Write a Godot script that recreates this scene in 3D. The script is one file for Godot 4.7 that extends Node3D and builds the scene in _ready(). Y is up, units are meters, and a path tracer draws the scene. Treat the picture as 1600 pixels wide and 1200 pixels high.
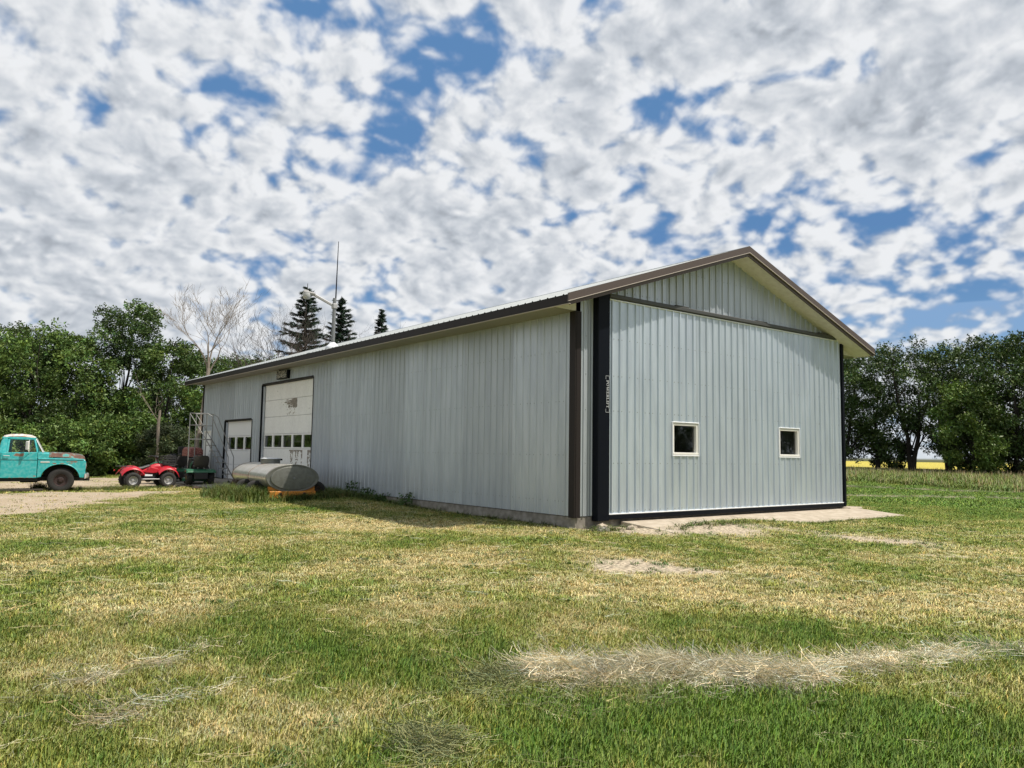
extends Node3D

# ---------------------------------------------------------------- mesh helpers
class MB:
	var v := PackedVector3Array()
	var n := PackedVector3Array()
	var c := PackedColorArray()
	var uv := PackedVector2Array()
	var col := Color.WHITE
	var colored := false

	func vert(p: Vector3, q: Vector3, t: Vector2) -> void:
		v.append(p)
		n.append(q)
		uv.append(t)
		if colored:
			c.append(col)

	func tri(a: Vector3, b: Vector3, d: Vector3, na: Vector3, nb: Vector3, nd: Vector3) -> void:
		var ua := Vector2(a.x, a.y)
		var ub := Vector2(b.x, b.y)
		var ud := Vector2(d.x, d.y)
		vert(a, na, ua)
		if (d - a).cross(b - a).dot(na + nb + nd) < 0.0:
			vert(d, nd, ud)
			vert(b, nb, ub)
		else:
			vert(b, nb, ub)
			vert(d, nd, ud)

	func quad(a: Vector3, b: Vector3, d: Vector3, e: Vector3, q: Vector3) -> void:
		tri(a, b, d, q, q, q)
		tri(a, d, e, q, q, q)

	func quad_uv(a: Vector3, b: Vector3, d: Vector3, e: Vector3, q: Vector3, ta: Vector2, td: Vector2) -> void:
		# a at ta, d (opposite) at td; b shares x with d, y with a
		var at := v.size()
		quad(a, b, d, e, q)
		for i in range(at, v.size()):
			var p := v[i]
			if p == a: uv[i] = ta
			elif p == d: uv[i] = td
			elif p == b: uv[i] = Vector2(td.x, ta.y)
			else: uv[i] = Vector2(ta.x, td.y)

	func flat(a: Vector3, b: Vector3, d: Vector3, hint: Vector3) -> void:
		var q := (d - a).cross(b - a).normalized()
		if q.dot(hint) < 0.0:
			q = -q
		tri(a, b, d, q, q, q)

	func box(ce: Vector3, size: Vector3, bev := 0.0, basis := Basis.IDENTITY) -> void:
		var h := size * 0.5
		var b := minf(bev, minf(h.x, minf(h.y, h.z)) * 0.9)
		var t := Transform3D(basis, ce)
		for ax in 3:
			var j := (ax + 1) % 3
			var k := (ax + 2) % 3
			for s: float in [-1.0, 1.0]:
				var q := Vector3.ZERO
				q[ax] = s
				var ps := []
				for m in [[-1, -1], [1, -1], [1, 1], [-1, 1]]:
					var p := Vector3.ZERO
					p[ax] = s * h[ax]
					p[j] = m[0] * (h[j] - b)
					p[k] = m[1] * (h[k] - b)
					ps.append(t * p)
				quad(ps[0], ps[1], ps[2], ps[3], basis * q)
				if b > 0.0:
					for s2: float in [-1.0, 1.0]:
						var e0 := Vector3.ZERO
						e0[ax] = s * h[ax]
						e0[j] = s2 * (h[j] - b)
						e0[k] = h[k] - b
						var e1 := e0
						e1[k] = -e0[k]
						var e2 := e1
						e2[ax] = s * (h[ax] - b)
						e2[j] = s2 * h[j]
						var e3 := e2
						e3[k] = h[k] - b
						var qq := Vector3.ZERO
						qq[ax] = s
						qq[j] = s2
						quad(t * e0, t * e1, t * e2, t * e3, (basis * qq).normalized())
		if b > 0.0:
			for sx: float in [-1.0, 1.0]:
				for sy: float in [-1.0, 1.0]:
					for sz: float in [-1.0, 1.0]:
						var s := Vector3(sx, sy, sz)
						flat(t * (s * Vector3(h.x, h.y - b, h.z - b)), t * (s * Vector3(h.x - b, h.y, h.z - b)), t * (s * Vector3(h.x - b, h.y - b, h.z)), basis * s)

	func bar(a: Vector3, b: Vector3, w: float, hgt: float, bev := 0.0) -> void:
		var d := b - a
		var z := d.normalized()
		var x := (Vector3.UP if absf(z.y) < 0.95 else Vector3.RIGHT).cross(z).normalized()
		box((a + b) * 0.5, Vector3(w, hgt, d.length()), bev, Basis(x, z.cross(x), z))

	func tube(pts: Array, rads, sides := 8, caps := true) -> void:
		var k := pts.size()
		var rings := []
		var axes := []
		var up := Vector3.UP
		for i in k:
			var d: Vector3 = (pts[mini(i + 1, k - 1)] - pts[maxi(i - 1, 0)]).normalized()
			if absf(d.dot(up)) > 0.97:
				up = Vector3(1, 0, 0.3).normalized()
			var x := up.cross(d).normalized()
			up = d.cross(x).normalized()
			var r: float = rads if rads is float else rads[i]
			var ring := []
			for j in sides:
				var a := TAU * j / sides
				ring.append([pts[i] + (x * cos(a) + up * sin(a)) * r, x * cos(a) + up * sin(a)])
			rings.append(ring)
			axes.append(d)
		for i in k - 1:
			for j in sides:
				var j2 := (j + 1) % sides
				var A = rings[i][j]
				var B = rings[i][j2]
				var D = rings[i + 1][j2]
				var E = rings[i + 1][j]
				tri(A[0], B[0], D[0], A[1], B[1], D[1])
				tri(A[0], D[0], E[0], A[1], D[1], E[1])
		if caps:
			for e in [0, k - 1]:
				var q: Vector3 = -axes[e] if e == 0 else axes[e]
				for j in range(1, sides - 1):
					tri(rings[e][0][0], rings[e][j][0], rings[e][j + 1][0], q, q, q)

	# profile: Vector2(radius, height along axis y of t); smooth round, hard along the profile unless soft
	func lathe(t: Transform3D, prof: Array, seg := 24, sx := 1.0, sz := 1.0, soft := false) -> void:
		var k := prof.size()
		var ns := []
		for i in k - 1:
			var d: Vector2 = prof[i + 1] - prof[i]
			ns.append(Vector2(d.y, -d.x).normalized())
		for i in k - 1:
			if (prof[i] - prof[i + 1]).length() < 1e-6:
				continue
			var n0: Vector2 = ns[i]
			var n1: Vector2 = ns[i]
			if soft:
				if i > 0: n0 = (ns[i - 1] + ns[i]).normalized()
				if i < k - 2: n1 = (ns[i] + ns[i + 1]).normalized()
			for j in seg:
				var P := []
				var N := []
				for jj in [j, j + 1]:
					var a: float = TAU * jj / seg
					var ca := cos(a)
					var sa := sin(a)
					for e in 2:
						var p: Vector2 = prof[i + e]
						var m: Vector2 = n0 if e == 0 else n1
						P.append(t * Vector3(p.x * ca * sx, p.y, p.x * sa * sz))
						N.append((t.basis * Vector3(m.x * ca / sx, m.y, m.x * sa / sz)).normalized())
				tri(P[0], P[1], P[3], N[0], N[1], N[3])
				tri(P[0], P[3], P[2], N[0], N[3], N[2])

	# outline in the xy plane of t, from z=0 to z=depth, chamfered at both ends
	func prism(poly: PackedVector2Array, t: Transform3D, depth: float, bev := 0.0) -> void:
		var k := poly.size()
		var area := 0.0
		for i in k:
			area += poly[i].cross(poly[(i + 1) % k])
		var sg := 1.0 if area > 0.0 else -1.0
		var inner := PackedVector2Array()
		for i in k:
			var a := (poly[i] - poly[(i + k - 1) % k]).normalized()
			var b := (poly[(i + 1) % k] - poly[i]).normalized()
			var na := Vector2(-a.y, a.x) * sg
			var nb := Vector2(-b.y, b.x) * sg
			var m := na + nb
			m = m / maxf(m.length_squared() * 0.5, 0.35)
			inner.append(poly[i] + m * bev)
		var idx := Geometry2D.triangulate_polygon(inner)
		for e in 2:
			var q := t.basis.z.normalized() * (-1.0 if e == 0 else 1.0)
			var z := 0.0 if e == 0 else depth
			for i in range(0, idx.size(), 3):
				var A := t * Vector3(inner[idx[i]].x, inner[idx[i]].y, z)
				var B := t * Vector3(inner[idx[i + 1]].x, inner[idx[i + 1]].y, z)
				var D := t * Vector3(inner[idx[i + 2]].x, inner[idx[i + 2]].y, z)
				tri(A, B, D, q, q, q)
		for i in k:
			var i2 := (i + 1) % k
			var d := (poly[i2] - poly[i]).normalized()
			var o2 := Vector2(d.y, -d.x) * sg
			var o := t.basis * Vector3(o2.x, o2.y, 0)
			var z0 := bev if bev > 0.0 else 0.0
			quad(t * Vector3(poly[i].x, poly[i].y, z0), t * Vector3(poly[i2].x, poly[i2].y, z0), t * Vector3(poly[i2].x, poly[i2].y, depth - z0), t * Vector3(poly[i].x, poly[i].y, depth - z0), o.normalized())
			if bev > 0.0:
				for e in 2:
					var z := 0.0 if e == 0 else depth
					var zi := z0 if e == 0 else depth - z0
					var q := (o + t.basis.z * (-1.0 if e == 0 else 1.0)).normalized()
					quad(t * Vector3(poly[i].x, poly[i].y, zi), t * Vector3(poly[i2].x, poly[i2].y, zi), t * Vector3(inner[i2].x, inner[i2].y, z), t * Vector3(inner[i].x, inner[i].y, z), q)

	# rows of points joined into a smooth sheet; hint points away from the inside
	func loft(rows: Array, closed := false, hint = null, caps := false) -> void:
		var r := rows.size()
		var k: int = rows[0].size()
		var cen := Vector3.ZERO
		for row in rows:
			for p in row:
				cen += p
		cen /= float(r * k)
		var N := []
		for i in r:
			var line := []
			for j in k:
				var jp := (j + 1) % k if closed else mini(j + 1, k - 1)
				var jm := (j + k - 1) % k if closed else maxi(j - 1, 0)
				var du: Vector3 = rows[i][jp] - rows[i][jm]
				var dv: Vector3 = rows[mini(i + 1, r - 1)][j] - rows[maxi(i - 1, 0)][j]
				var q := du.cross(dv).normalized()
				var h: Vector3
				if hint == null:
					var mid := Vector3.ZERO
					for p in rows[i]:
						mid += p
					h = rows[i][j] - (mid / float(k) if closed else cen)
				else:
					h = hint
				if q.dot(h) < 0.0:
					q = -q
				line.append(q)
			N.append(line)
		for i in r - 1:
			for j in (k if closed else k - 1):
				var j2 := (j + 1) % k
				tri(rows[i][j], rows[i][j2], rows[i + 1][j2], N[i][j], N[i][j2], N[i + 1][j2])
				tri(rows[i][j], rows[i + 1][j2], rows[i + 1][j], N[i][j], N[i + 1][j2], N[i + 1][j])
		if caps:
			for e in [0, r - 1]:
				var mid := Vector3.ZERO
				for p in rows[e]:
					mid += p
				mid /= float(k)
				for j in k:
					flat(mid, rows[e][j], rows[e][(j + 1) % k], mid - cen)

	func mesh() -> ArrayMesh:
		var a := []
		a.resize(Mesh.ARRAY_MAX)
		a[Mesh.ARRAY_VERTEX] = v
		a[Mesh.ARRAY_NORMAL] = n
		a[Mesh.ARRAY_TEX_UV] = uv
		if colored:
			a[Mesh.ARRAY_COLOR] = c
		var m := ArrayMesh.new()
		m.add_surface_from_arrays(Mesh.PRIMITIVE_TRIANGLES, a)
		return m

var M := {}

func part(called: String, mesh, mat: Material, parent: Node = self) -> MeshInstance3D:
	var o := MeshInstance3D.new()
	o.name = called
	o.mesh = mesh.mesh() if mesh is MB else mesh
	o.material_override = mat
	parent.add_child(o, true)
	return o

func node(called: String, parent: Node = self) -> Node3D:
	var o := Node3D.new()
	o.name = called
	parent.add_child(o, true)
	return o

func tag(o: Node, label := "", category := "", group := "", kind := "") -> void:
	if label: o.set_meta("label", label)
	if category: o.set_meta("category", category)
	if group: o.set_meta("group", group)
	if kind: o.set_meta("kind", kind)

func thing(called: String, label: String, category: String, at: Vector3, turn := 0.0, group := "") -> Node3D:
	var o := node(called)
	o.position = at
	o.rotation.y = turn
	tag(o, label, category, group)
	return o

func scatter(called: String, mesh: Mesh, mat: Material, places: Array, tints: PackedColorArray, parent: Node = self) -> MultiMeshInstance3D:
	var m := MultiMesh.new()
	m.transform_format = MultiMesh.TRANSFORM_3D
	m.use_colors = true
	m.mesh = mesh
	m.instance_count = places.size()
	for i in places.size():
		m.set_instance_transform(i, places[i])
		m.set_instance_color(i, tints[i])
	var o := MultiMeshInstance3D.new()
	o.name = called
	o.multimesh = m
	o.material_override = mat
	parent.add_child(o, true)
	o.set_meta("kind", "stuff")
	return o

func lin(r: float, g: float, b: float) -> Color:
	return Color(r, g, b).linear_to_srgb()

func mat(called: String, color: Color, rough := 0.7, metal := 0.0, spec := 0.5) -> StandardMaterial3D:
	var m := StandardMaterial3D.new()
	m.resource_name = called
	m.albedo_color = color
	m.roughness = rough
	m.metallic = metal
	m.metallic_specular = spec
	m.cull_mode = BaseMaterial3D.CULL_DISABLED
	M[called] = m
	return m

func noise_tex(seed_: int, freq: float, colors: Array, offsets: Array, size := 512, octaves := 5, kind := FastNoiseLite.TYPE_SIMPLEX_SMOOTH) -> NoiseTexture2D:
	var f := FastNoiseLite.new()
	f.seed = seed_
	f.noise_type = kind
	f.frequency = freq
	f.fractal_octaves = octaves
	var t := NoiseTexture2D.new()
	t.width = size
	t.height = size
	t.seamless = true
	t.noise = f
	var g := Gradient.new()
	g.colors = PackedColorArray(colors)
	g.offsets = PackedFloat32Array(offsets)
	t.color_ramp = g
	return t

func textured(called: String, tex: Texture2D, scale: float, rough := 0.7, metal := 0.0, world := true, stretch := Vector3.ONE) -> StandardMaterial3D:
	var m := mat(called, Color.WHITE, rough, metal)
	m.albedo_texture = tex
	m.uv1_triplanar = true
	m.uv1_world_triplanar = world
	m.uv1_scale = stretch * scale
	return m

func rng(s: int) -> RandomNumberGenerator:
	var r := RandomNumberGenerator.new()
	r.seed = s
	return r

# ---------------------------------------------------------------- camera, sky, sun
const EYE := Vector3(-10.0909, 1.1756, 11.1311)
var TO_SUN := Vector3(0.42, 1.07, 0.49).normalized()

func camera_and_light() -> void:
	var cam := Camera3D.new()
	cam.name = "camera"
	cam.fov = 52.65
	cam.near = 0.1
	cam.far = 6000.0
	cam.transform = Transform3D(Basis(Vector3(0.79240, 0.01516, 0.60982), Vector3(-0.06586, 0.99597, 0.06082), Vector3(-0.60644, -0.08836, 0.79020)).orthonormalized(), EYE)
	cam.current = true
	add_child(cam)
	var sun := DirectionalLight3D.new()
	sun.name = "sun"
	sun.light_energy = 1.6
	sun.light_color = Color(1.0, 0.965, 0.91)
	sun.light_angular_distance = 0.6
	sun.shadow_enabled = true
	sun.transform = Transform3D(Basis.looking_at(-TO_SUN, Vector3.UP), Vector3.ZERO)
	add_child(sun)
	var e := Environment.new()
	e.background_mode = Environment.BG_SKY
	e.tonemap_mode = Environment.TONE_MAPPER_LINEAR
	e.tonemap_exposure = 1.15
	e.sdfgi_enabled = true
	e.ssao_enabled = true
	e.ssil_enabled = true
	var sky := Sky.new()
	var sm := PanoramaSkyMaterial.new()
	sm.panorama = ImageTexture.create_from_image(sky_picture())
	sky.sky_material = sm
	e.sky = sky
	e.background_energy_multiplier = 1.0
	var we := WorldEnvironment.new()
	we.name = "world_environment"
	we.environment = e
	add_child(we)

const SKY_W := 4096
const SKY_H := 2048
# gaps between the clouds: direction and half width in degrees
var GAPS := [[0.464,0.471,-0.751,3.2],[0.242,0.398,-0.885,3.0],[0.236,0.354,-0.905,2.0],[0.347,0.339,-0.875,2.6],[0.420,0.385,-0.822,2.4],[0.441,0.424,-0.791,3.0],[0.515,0.467,-0.719,2.2],[0.552,0.385,-0.740,2.2],
	[0.283,0.489,-0.825,3.0],[0.696,0.423,-0.580,2.8],[0.688,0.405,-0.602,2.4],[0.732,0.384,-0.562,2.2],[0.767,0.424,-0.482,3.0],[0.797,0.440,-0.414,2.6],[0.879,0.357,-0.315,2.4],[0.630,0.292,-0.720,3.0],[0.717,0.278,-0.639,2.4],
	[0.819,0.309,-0.484,2.6],[0.798,0.271,-0.539,2.8],[0.871,0.252,-0.421,4.6],[0.858,0.213,-0.468,5.4],[0.910,0.183,-0.372,5.6],[0.93,0.13,-0.34,4.5],[0.444,0.200,-0.873,2.6],[0.316,0.210,-0.925,2.4],[0.600,0.517,-0.611,2.0],[0.702,0.504,-0.503,2.0]]


var sky_noise := []
var sky_gaps := []

func sky_color(az: float, el: float) -> Vector3:
	var mass: FastNoiseLite = sky_noise[0]
	var puff: FastNoiseLite = sky_noise[1]
	var fine: FastNoiseLite = sky_noise[2]
	var warp: FastNoiseLite = sky_noise[3]
	var sy := sin(el)
	var cy := cos(el)
	var dx := sin(az) * cy
	var dz := -cos(az) * cy
	var lift := 2.10 / (sy + 0.42)
	var low := 1.0 - smoothstep(0.0, 0.30, sy)
	var blue := Vector3(0.098, 0.215, 0.425).lerp(Vector3(0.22, 0.40, 0.62), pow(low, 1.3))
	var haze := 1.0 - smoothstep(0.0, 0.17, sy)
	var px := dx * lift
	var pz := dz * lift
	var wx := warp.get_noise_2d(px, pz) * 0.045
	var wz := warp.get_noise_2d(px + 40.0, pz - 17.0) * 0.045
	px += wx
	pz += wz
	var f := fine.get_noise_2d(px, pz)
	var pf := -puff.get_noise_2d(px, pz) - 0.42
	var p2 := -puff.get_noise_2d(px * 2.5 + 9.0, pz * 2.5) - 0.42
	var m := mass.get_noise_2d(px, pz)
	var d := 0.325 + m * 0.40 + pf * 1.00 + p2 * 0.54 + f * 0.42
	var gap := 0.0
	for g in sky_gaps:
		var gx: float = g[0].x - dx
		var gy: float = (g[0].y - sy) * 1.6
		var gz: float = g[0].z - dz
		var q: float = (gx * gx + gy * gy + gz * gz) * g[1]
		if q < 6.0:
			gap += exp(-q)
	d -= minf(gap, 1.3) * 0.34
	var a := smoothstep(-0.16, 0.44, d)
	var qx := px + TO_SUN.x * 0.075
	var qz := pz + TO_SUN.z * 0.075
	var toward := (-puff.get_noise_2d(qx, qz) - 0.42) * 0.9 + fine.get_noise_2d(qx, qz) * 0.55 - pf * 0.9 - f * 0.55
	var b := 0.70 - 0.22 * smoothstep(0.40, 1.0, d) - toward * 0.42 + p2 * 0.24 + f * 0.12
	b = clampf(b - 0.035, 0.38, 0.76)
	var cool := 1.0 - 0.8 * smoothstep(0.40, 0.80, b)
	var cl := Vector3(b * (1.0 - 0.11 * cool), b * (1.0 - 0.03 * cool), b * (1.0 + 0.08 * cool))
	var s := blue.lerp(cl, a)
	return s.lerp(Vector3(0.55, 0.62, 0.69), haze * 0.5)

# columns i0 .. i1 of a sky w wide, rows 0 .. rows from row j0
func sky_block(w: int, h: int, i0: int, i1: int, j0: int, j1: int) -> Image:
	var data := PackedByteArray()
	data.resize((i1 - i0) * (j1 - j0) * 3)
	var k := 0
	for j in range(j0, j1):
		for i in range(i0, i1):
			var s := sky_color((i + 0.5) / w * TAU, (0.5 - (j + 0.5) / h) * PI)
			var o := Color(s.x, s.y, s.z).linear_to_srgb()
			data[k] = clampi(int(o.r * 255.0 + 0.5), 0, 255)
			data[k + 1] = clampi(int(o.g * 255.0 + 0.5), 0, 255)
			data[k + 2] = clampi(int(o.b * 255.0 + 0.5), 0, 255)
			k += 3
	return Image.create_from_data(i1 - i0, j1 - j0, false, Image.FORMAT_RGB8, data)

func sky_picture() -> Image:
	var mass := FastNoiseLite.new()
	mass.seed = 11
	mass.frequency = 0.85
	mass.fractal_octaves = 3
	var puff := FastNoiseLite.new()
	puff.seed = 5
	puff.noise_type = FastNoiseLite.TYPE_CELLULAR
	puff.cellular_return_type = FastNoiseLite.RETURN_DISTANCE
	puff.cellular_jitter = 0.9
	puff.frequency = 4.8
	puff.fractal_octaves = 2
	puff.fractal_gain = 0.45
	var fine := FastNoiseLite.new()
	fine.seed = 23
	fine.frequency = 6.0
	fine.fractal_octaves = 6
	fine.fractal_gain = 0.58
	var warp := FastNoiseLite.new()
	warp.seed = 31
	warp.frequency = 2.2
	warp.fractal_octaves = 3
	sky_noise = [mass, puff, fine, warp]
	for g in GAPS:
		sky_gaps.append([Vector3(g[0], g[1], g[2]).normalized(), 1.0 / pow(deg_to_rad(g[3]), 2.0)])
	# the whole sky at a quarter of the size, then the quarter of it that is looked at most closely in full
	var whole := sky_block(SKY_W / 4, SKY_H / 4, 0, SKY_W / 4, 0, SKY_H / 8)
	whole.resize(SKY_W, SKY_H / 2, Image.INTERPOLATE_CUBIC)
	var out := Image.create_empty(SKY_W, SKY_H, false, Image.FORMAT_RGB8)
	out.fill(Color(0.16, 0.17, 0.09).linear_to_srgb())
	out.blit_rect(whole, Rect2i(0, 0, SKY_W, SKY_H / 2), Vector2i.ZERO)
	var j0 := int(SKY_H * 0.5 * (1.0 - 36.0 / 90.0))
	var a := int(SKY_W * 82.0 / 360.0)
	var b := int(SKY_W * 8.0 / 360.0)
	out.blit_rect(sky_block(SKY_W, SKY_H, 0, a, j0, SKY_H / 2), Rect2i(0, 0, a, SKY_H / 2 - j0), Vector2i(0, j0))
	out.blit_rect(sky_block(SKY_W, SKY_H, SKY_W - b, SKY_W, j0, SKY_H / 2), Rect2i(0, 0, b, SKY_H / 2 - j0), Vector2i(SKY_W - b, j0))
	return out

# ---------------------------------------------------------------- the lie of the land
var bumps := FastNoiseLite.new()
var patchy := FastNoiseLite.new()
var ragged := FastNoiseLite.new()

func set_noises() -> void:
	bumps.seed = 3
	bumps.frequency = 0.35
	bumps.fractal_octaves = 3
	patchy.seed = 8
	patchy.frequency = 0.45
	patchy.fractal_octaves = 4
	ragged.seed = 19
	ragged.frequency = 1.6
	ragged.fractal_octaves = 4

func ss(a: float, b: float, x: float) -> float:
	return smoothstep(a, b, x) if b > a else 1.0 - smoothstep(b, a, x)

func height(x: float, z: float) -> float:
	var y := -0.25 - 0.17 * ss(-2.0, 9.0, z)
	var wall := ss(-3.4, -0.5, x) * ss(-3.5, -10.5, z)
	y += 0.17 * wall
	y += 0.11 * exp(-pow((x - 3.0) / 2.0, 2.0) - pow((z - 1.0) / 0.55, 2.0))
	var near := 1.0 - 0.85 * wall
	y += bumps.get_noise_2d(x, z) * 0.035 * near
	y -= 1.5 * ss(62.0, 105.0, x + z * 0.25)
	var r := Vector2(x - EYE.x, z - EYE.z).length()
	y -= maxf(r - 420.0, 0.0) * 0.004
	return y

# dry and green areas of the lawn: x, z, half width across the view, half depth along it, amount
var AREAS := [[-5.9,8.7,2.3,0.8,-0.45],[-6.8,7.9,0.8,0.5,-0.25],[-5.8,8.4,1.59,0.74,-0.55],[-3.4,7.9,1.77,0.57,-0.60],[-5.1,7.1,1.00,0.41,-0.35],[-7.7,4.9,1.18,1.01,-0.24],[-8.0,7.4,0.30,0.37,-0.45],[-7.3,7.9,0.41,0.46,-0.30],[-7.7,-1.2,0.50,0.52,-0.35],[-8.6,-2.0,0.55,0.64,-0.30],[22.7,-3.0,6.63,9.40,-0.60],[1.3,4.5,1.98,1.02,-0.12],[-0.2,1.1,0.68,0.83,-0.20],[-3.1,-6.5,1.79,1.48,-0.15],[-2.7,6.0,2.63,1.66,0.30],[-6.0,4.3,0.83,0.83,0.30],[-6.6,-1.5,2.17,1.36,0.20],[-3.2,-2.7,1.36,1.12,0.55],[-5.2,2.0,1.32,0.44,0.35],[-8.7,2.3,0.82,1.10,0.12],[-8.0,6.9,0.48,0.39,0.30],[-2.8,2.8,1.61,1.03,0.20],[1.4,6.8,1.02,2.83,0.15],[-9.2,6.3,0.52,0.33,0.15],[-5.6,9.2,0.41,0.26,0.35],[-8.4,5.7,0.51,0.39,-0.15],[-1.0,-1.2,1.62,0.99,0.25]]
var BARE := [[-2.2,3.6,0.75,0.75,0.95],[-1.7,4.5,0.34,0.36,0.50],[-1.3,5.5,0.48,0.33,0.50],[4.4,4.0,1.0,0.6,0.7],[4.1,2.9,0.74,0.82,0.25],[2.2,1.0,1.6,0.9,1.0],[0.9,0.5,0.9,0.8,1.0],[4.0,1.7,1.0,0.4,0.4],[3.2,5.4,0.51,0.40,0.60],[-4.2,3.9,0.53,0.19,0.30],[-0.4,4.0,0.57,0.53,0.30]]

func areas(list: Array, x: float, z: float) -> float:
	var s := 0.0
	for a in list:
		var dx: float = x - a[0]
		var dz: float = z - a[1]
		if absf(dx) + absf(dz) > 28.0:
			continue
		var f := Vector2(a[0] - EYE.x, a[1] - EYE.z).normalized()
		var along := (dx * f.x + dz * f.y) / float(a[3])
		var across := (-dx * f.y + dz * f.x) / float(a[2])
		var q := along * along + across * across
		if q < 6.0:
			s += float(a[4]) * exp(-q)
	return s

func dryness(x: float, z: float) -> float:
	var d := 0.575 + patchy.get_noise_2d(x, z) * 0.55 + patchy.get_noise_2d(x * 4.3 + 31.0, z * 4.3) * 0.26 + areas(AREAS, x, z)
	var far := ss(14.0, 30.0, Vector2(x - EYE.x, z - EYE.z).length())
	if x > 8.0:
		d -= 0.28 * far
	if z < -28.0:
		d -= 0.25
	return clampf(d, 0.0, 1.0)

func bareness(x: float, z: float) -> float:
	return clampf(areas(BARE, x, z) * 2.0 + ragged.get_noise_2d(x, z) * 0.45 - 0.20, 0.0, 1.0)

const LUSH := Vector3(0.120, 0.218, 0.030)
const MID := Vector3(0.285, 0.320, 0.078)
const STRAW := Vector3(0.63, 0.535, 0.285)
const SOIL := Vector3(0.62, 0.53, 0.40)

func turf(d: float) -> Vector3:
	return LUSH.lerp(MID, d * 2.0) if d < 0.5 else MID.lerp(STRAW, d * 2.0 - 1.0)

# where the gravel yard lies: above 0
func gravel(x: float, z: float) -> float:
	var near := (-7.0 - z) + (-8.9 - x) * -1.0 * 0.0
	# straight edge from (-12,-3.4) past (-8.6,-7.2) and (-5.3,-12.3) to (-2.4,-16.3)
	var e := 0.0
	if x < -8.6: e = lerpf(-3.4, -7.2, (x + 12.0) / 3.4)
	elif x < -5.3: e = lerpf(-7.2, -12.3, (x + 8.6) / 3.3)
	else: e = lerpf(-12.3, -16.6, (x + 5.3) / 2.9)
	near = (e - z) * 0.6
	var far := z + 29.5 + x * 0.25
	var strip := absf(z + 17.3 - 0.12 * (x + 6.0)) - 1.05
	var f := minf(near, far)
	f = minf(f, strip + ss(-5.2, -3.6, x) * 0.0)
	f = minf(f, -0.55 - x)
	return f + ragged.get_noise_2d(x * 0.6, z * 0.6) * 0.75

# a sheet over the part of a grid where field > 0, its edge following the field
func sheet(field: Callable, x0: float, x1: float, z0: float, z1: float, step: float, lift: float, tint: Callable) -> MB:
	var b := MB.new()
	b.colored = true
	var nx := int((x1 - x0) / step)
	var nz := int((z1 - z0) / step)
	var vals := []
	for j in nz + 1:
		var row := PackedFloat32Array()
		for i in nx + 1:
			row.append((field as Callable).call(x0 + i * step, z0 + j * step))
		vals.append(row)
	for j in nz:
		for i in nx:
			var f := [vals[j][i], vals[j][i + 1], vals[j + 1][i + 1], vals[j + 1][i]]
			if f.max() <= 0.0:
				continue
			var p := [Vector2(x0 + i * step, z0 + j * step), Vector2(x0 + (i + 1) * step, z0 + j * step), Vector2(x0 + (i + 1) * step, z0 + (j + 1) * step), Vector2(x0 + i * step, z0 + (j + 1) * step)]
			var poly := []
			for k in 4:
				var k2 := (k + 1) % 4
				if f[k] > 0.0: poly.append(p[k])
				if (f[k] > 0.0) != (f[k2] > 0.0):
					poly.append(p[k].lerp(p[k2], f[k] / (f[k] - f[k2])))
			b.col = (tint as Callable).call(p[0].x, p[0].y)
			for k in range(1, poly.size() - 1):
				var q := []
				for w in [poly[0], poly[k], poly[k + 1]]:
					q.append(Vector3(w.x, height(w.x, w.y) + lift, w.y))
				b.flat(q[0], q[1], q[2], Vector3.UP)
	return b

func ground_lines(lo: float, hi: float, step: float, grow: float, reach: float) -> PackedFloat32Array:
	var a := []
	var x := lo
	var s := step
	while x > -reach:
		s *= grow
		x -= s
		a.push_front(x)
	x = lo
	while x < hi:
		a.append(x)
		x += step
	s = step
	while x < reach:
		a.append(x)
		s *= grow
		x += s
	a.append(x)
	return PackedFloat32Array(a)

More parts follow.
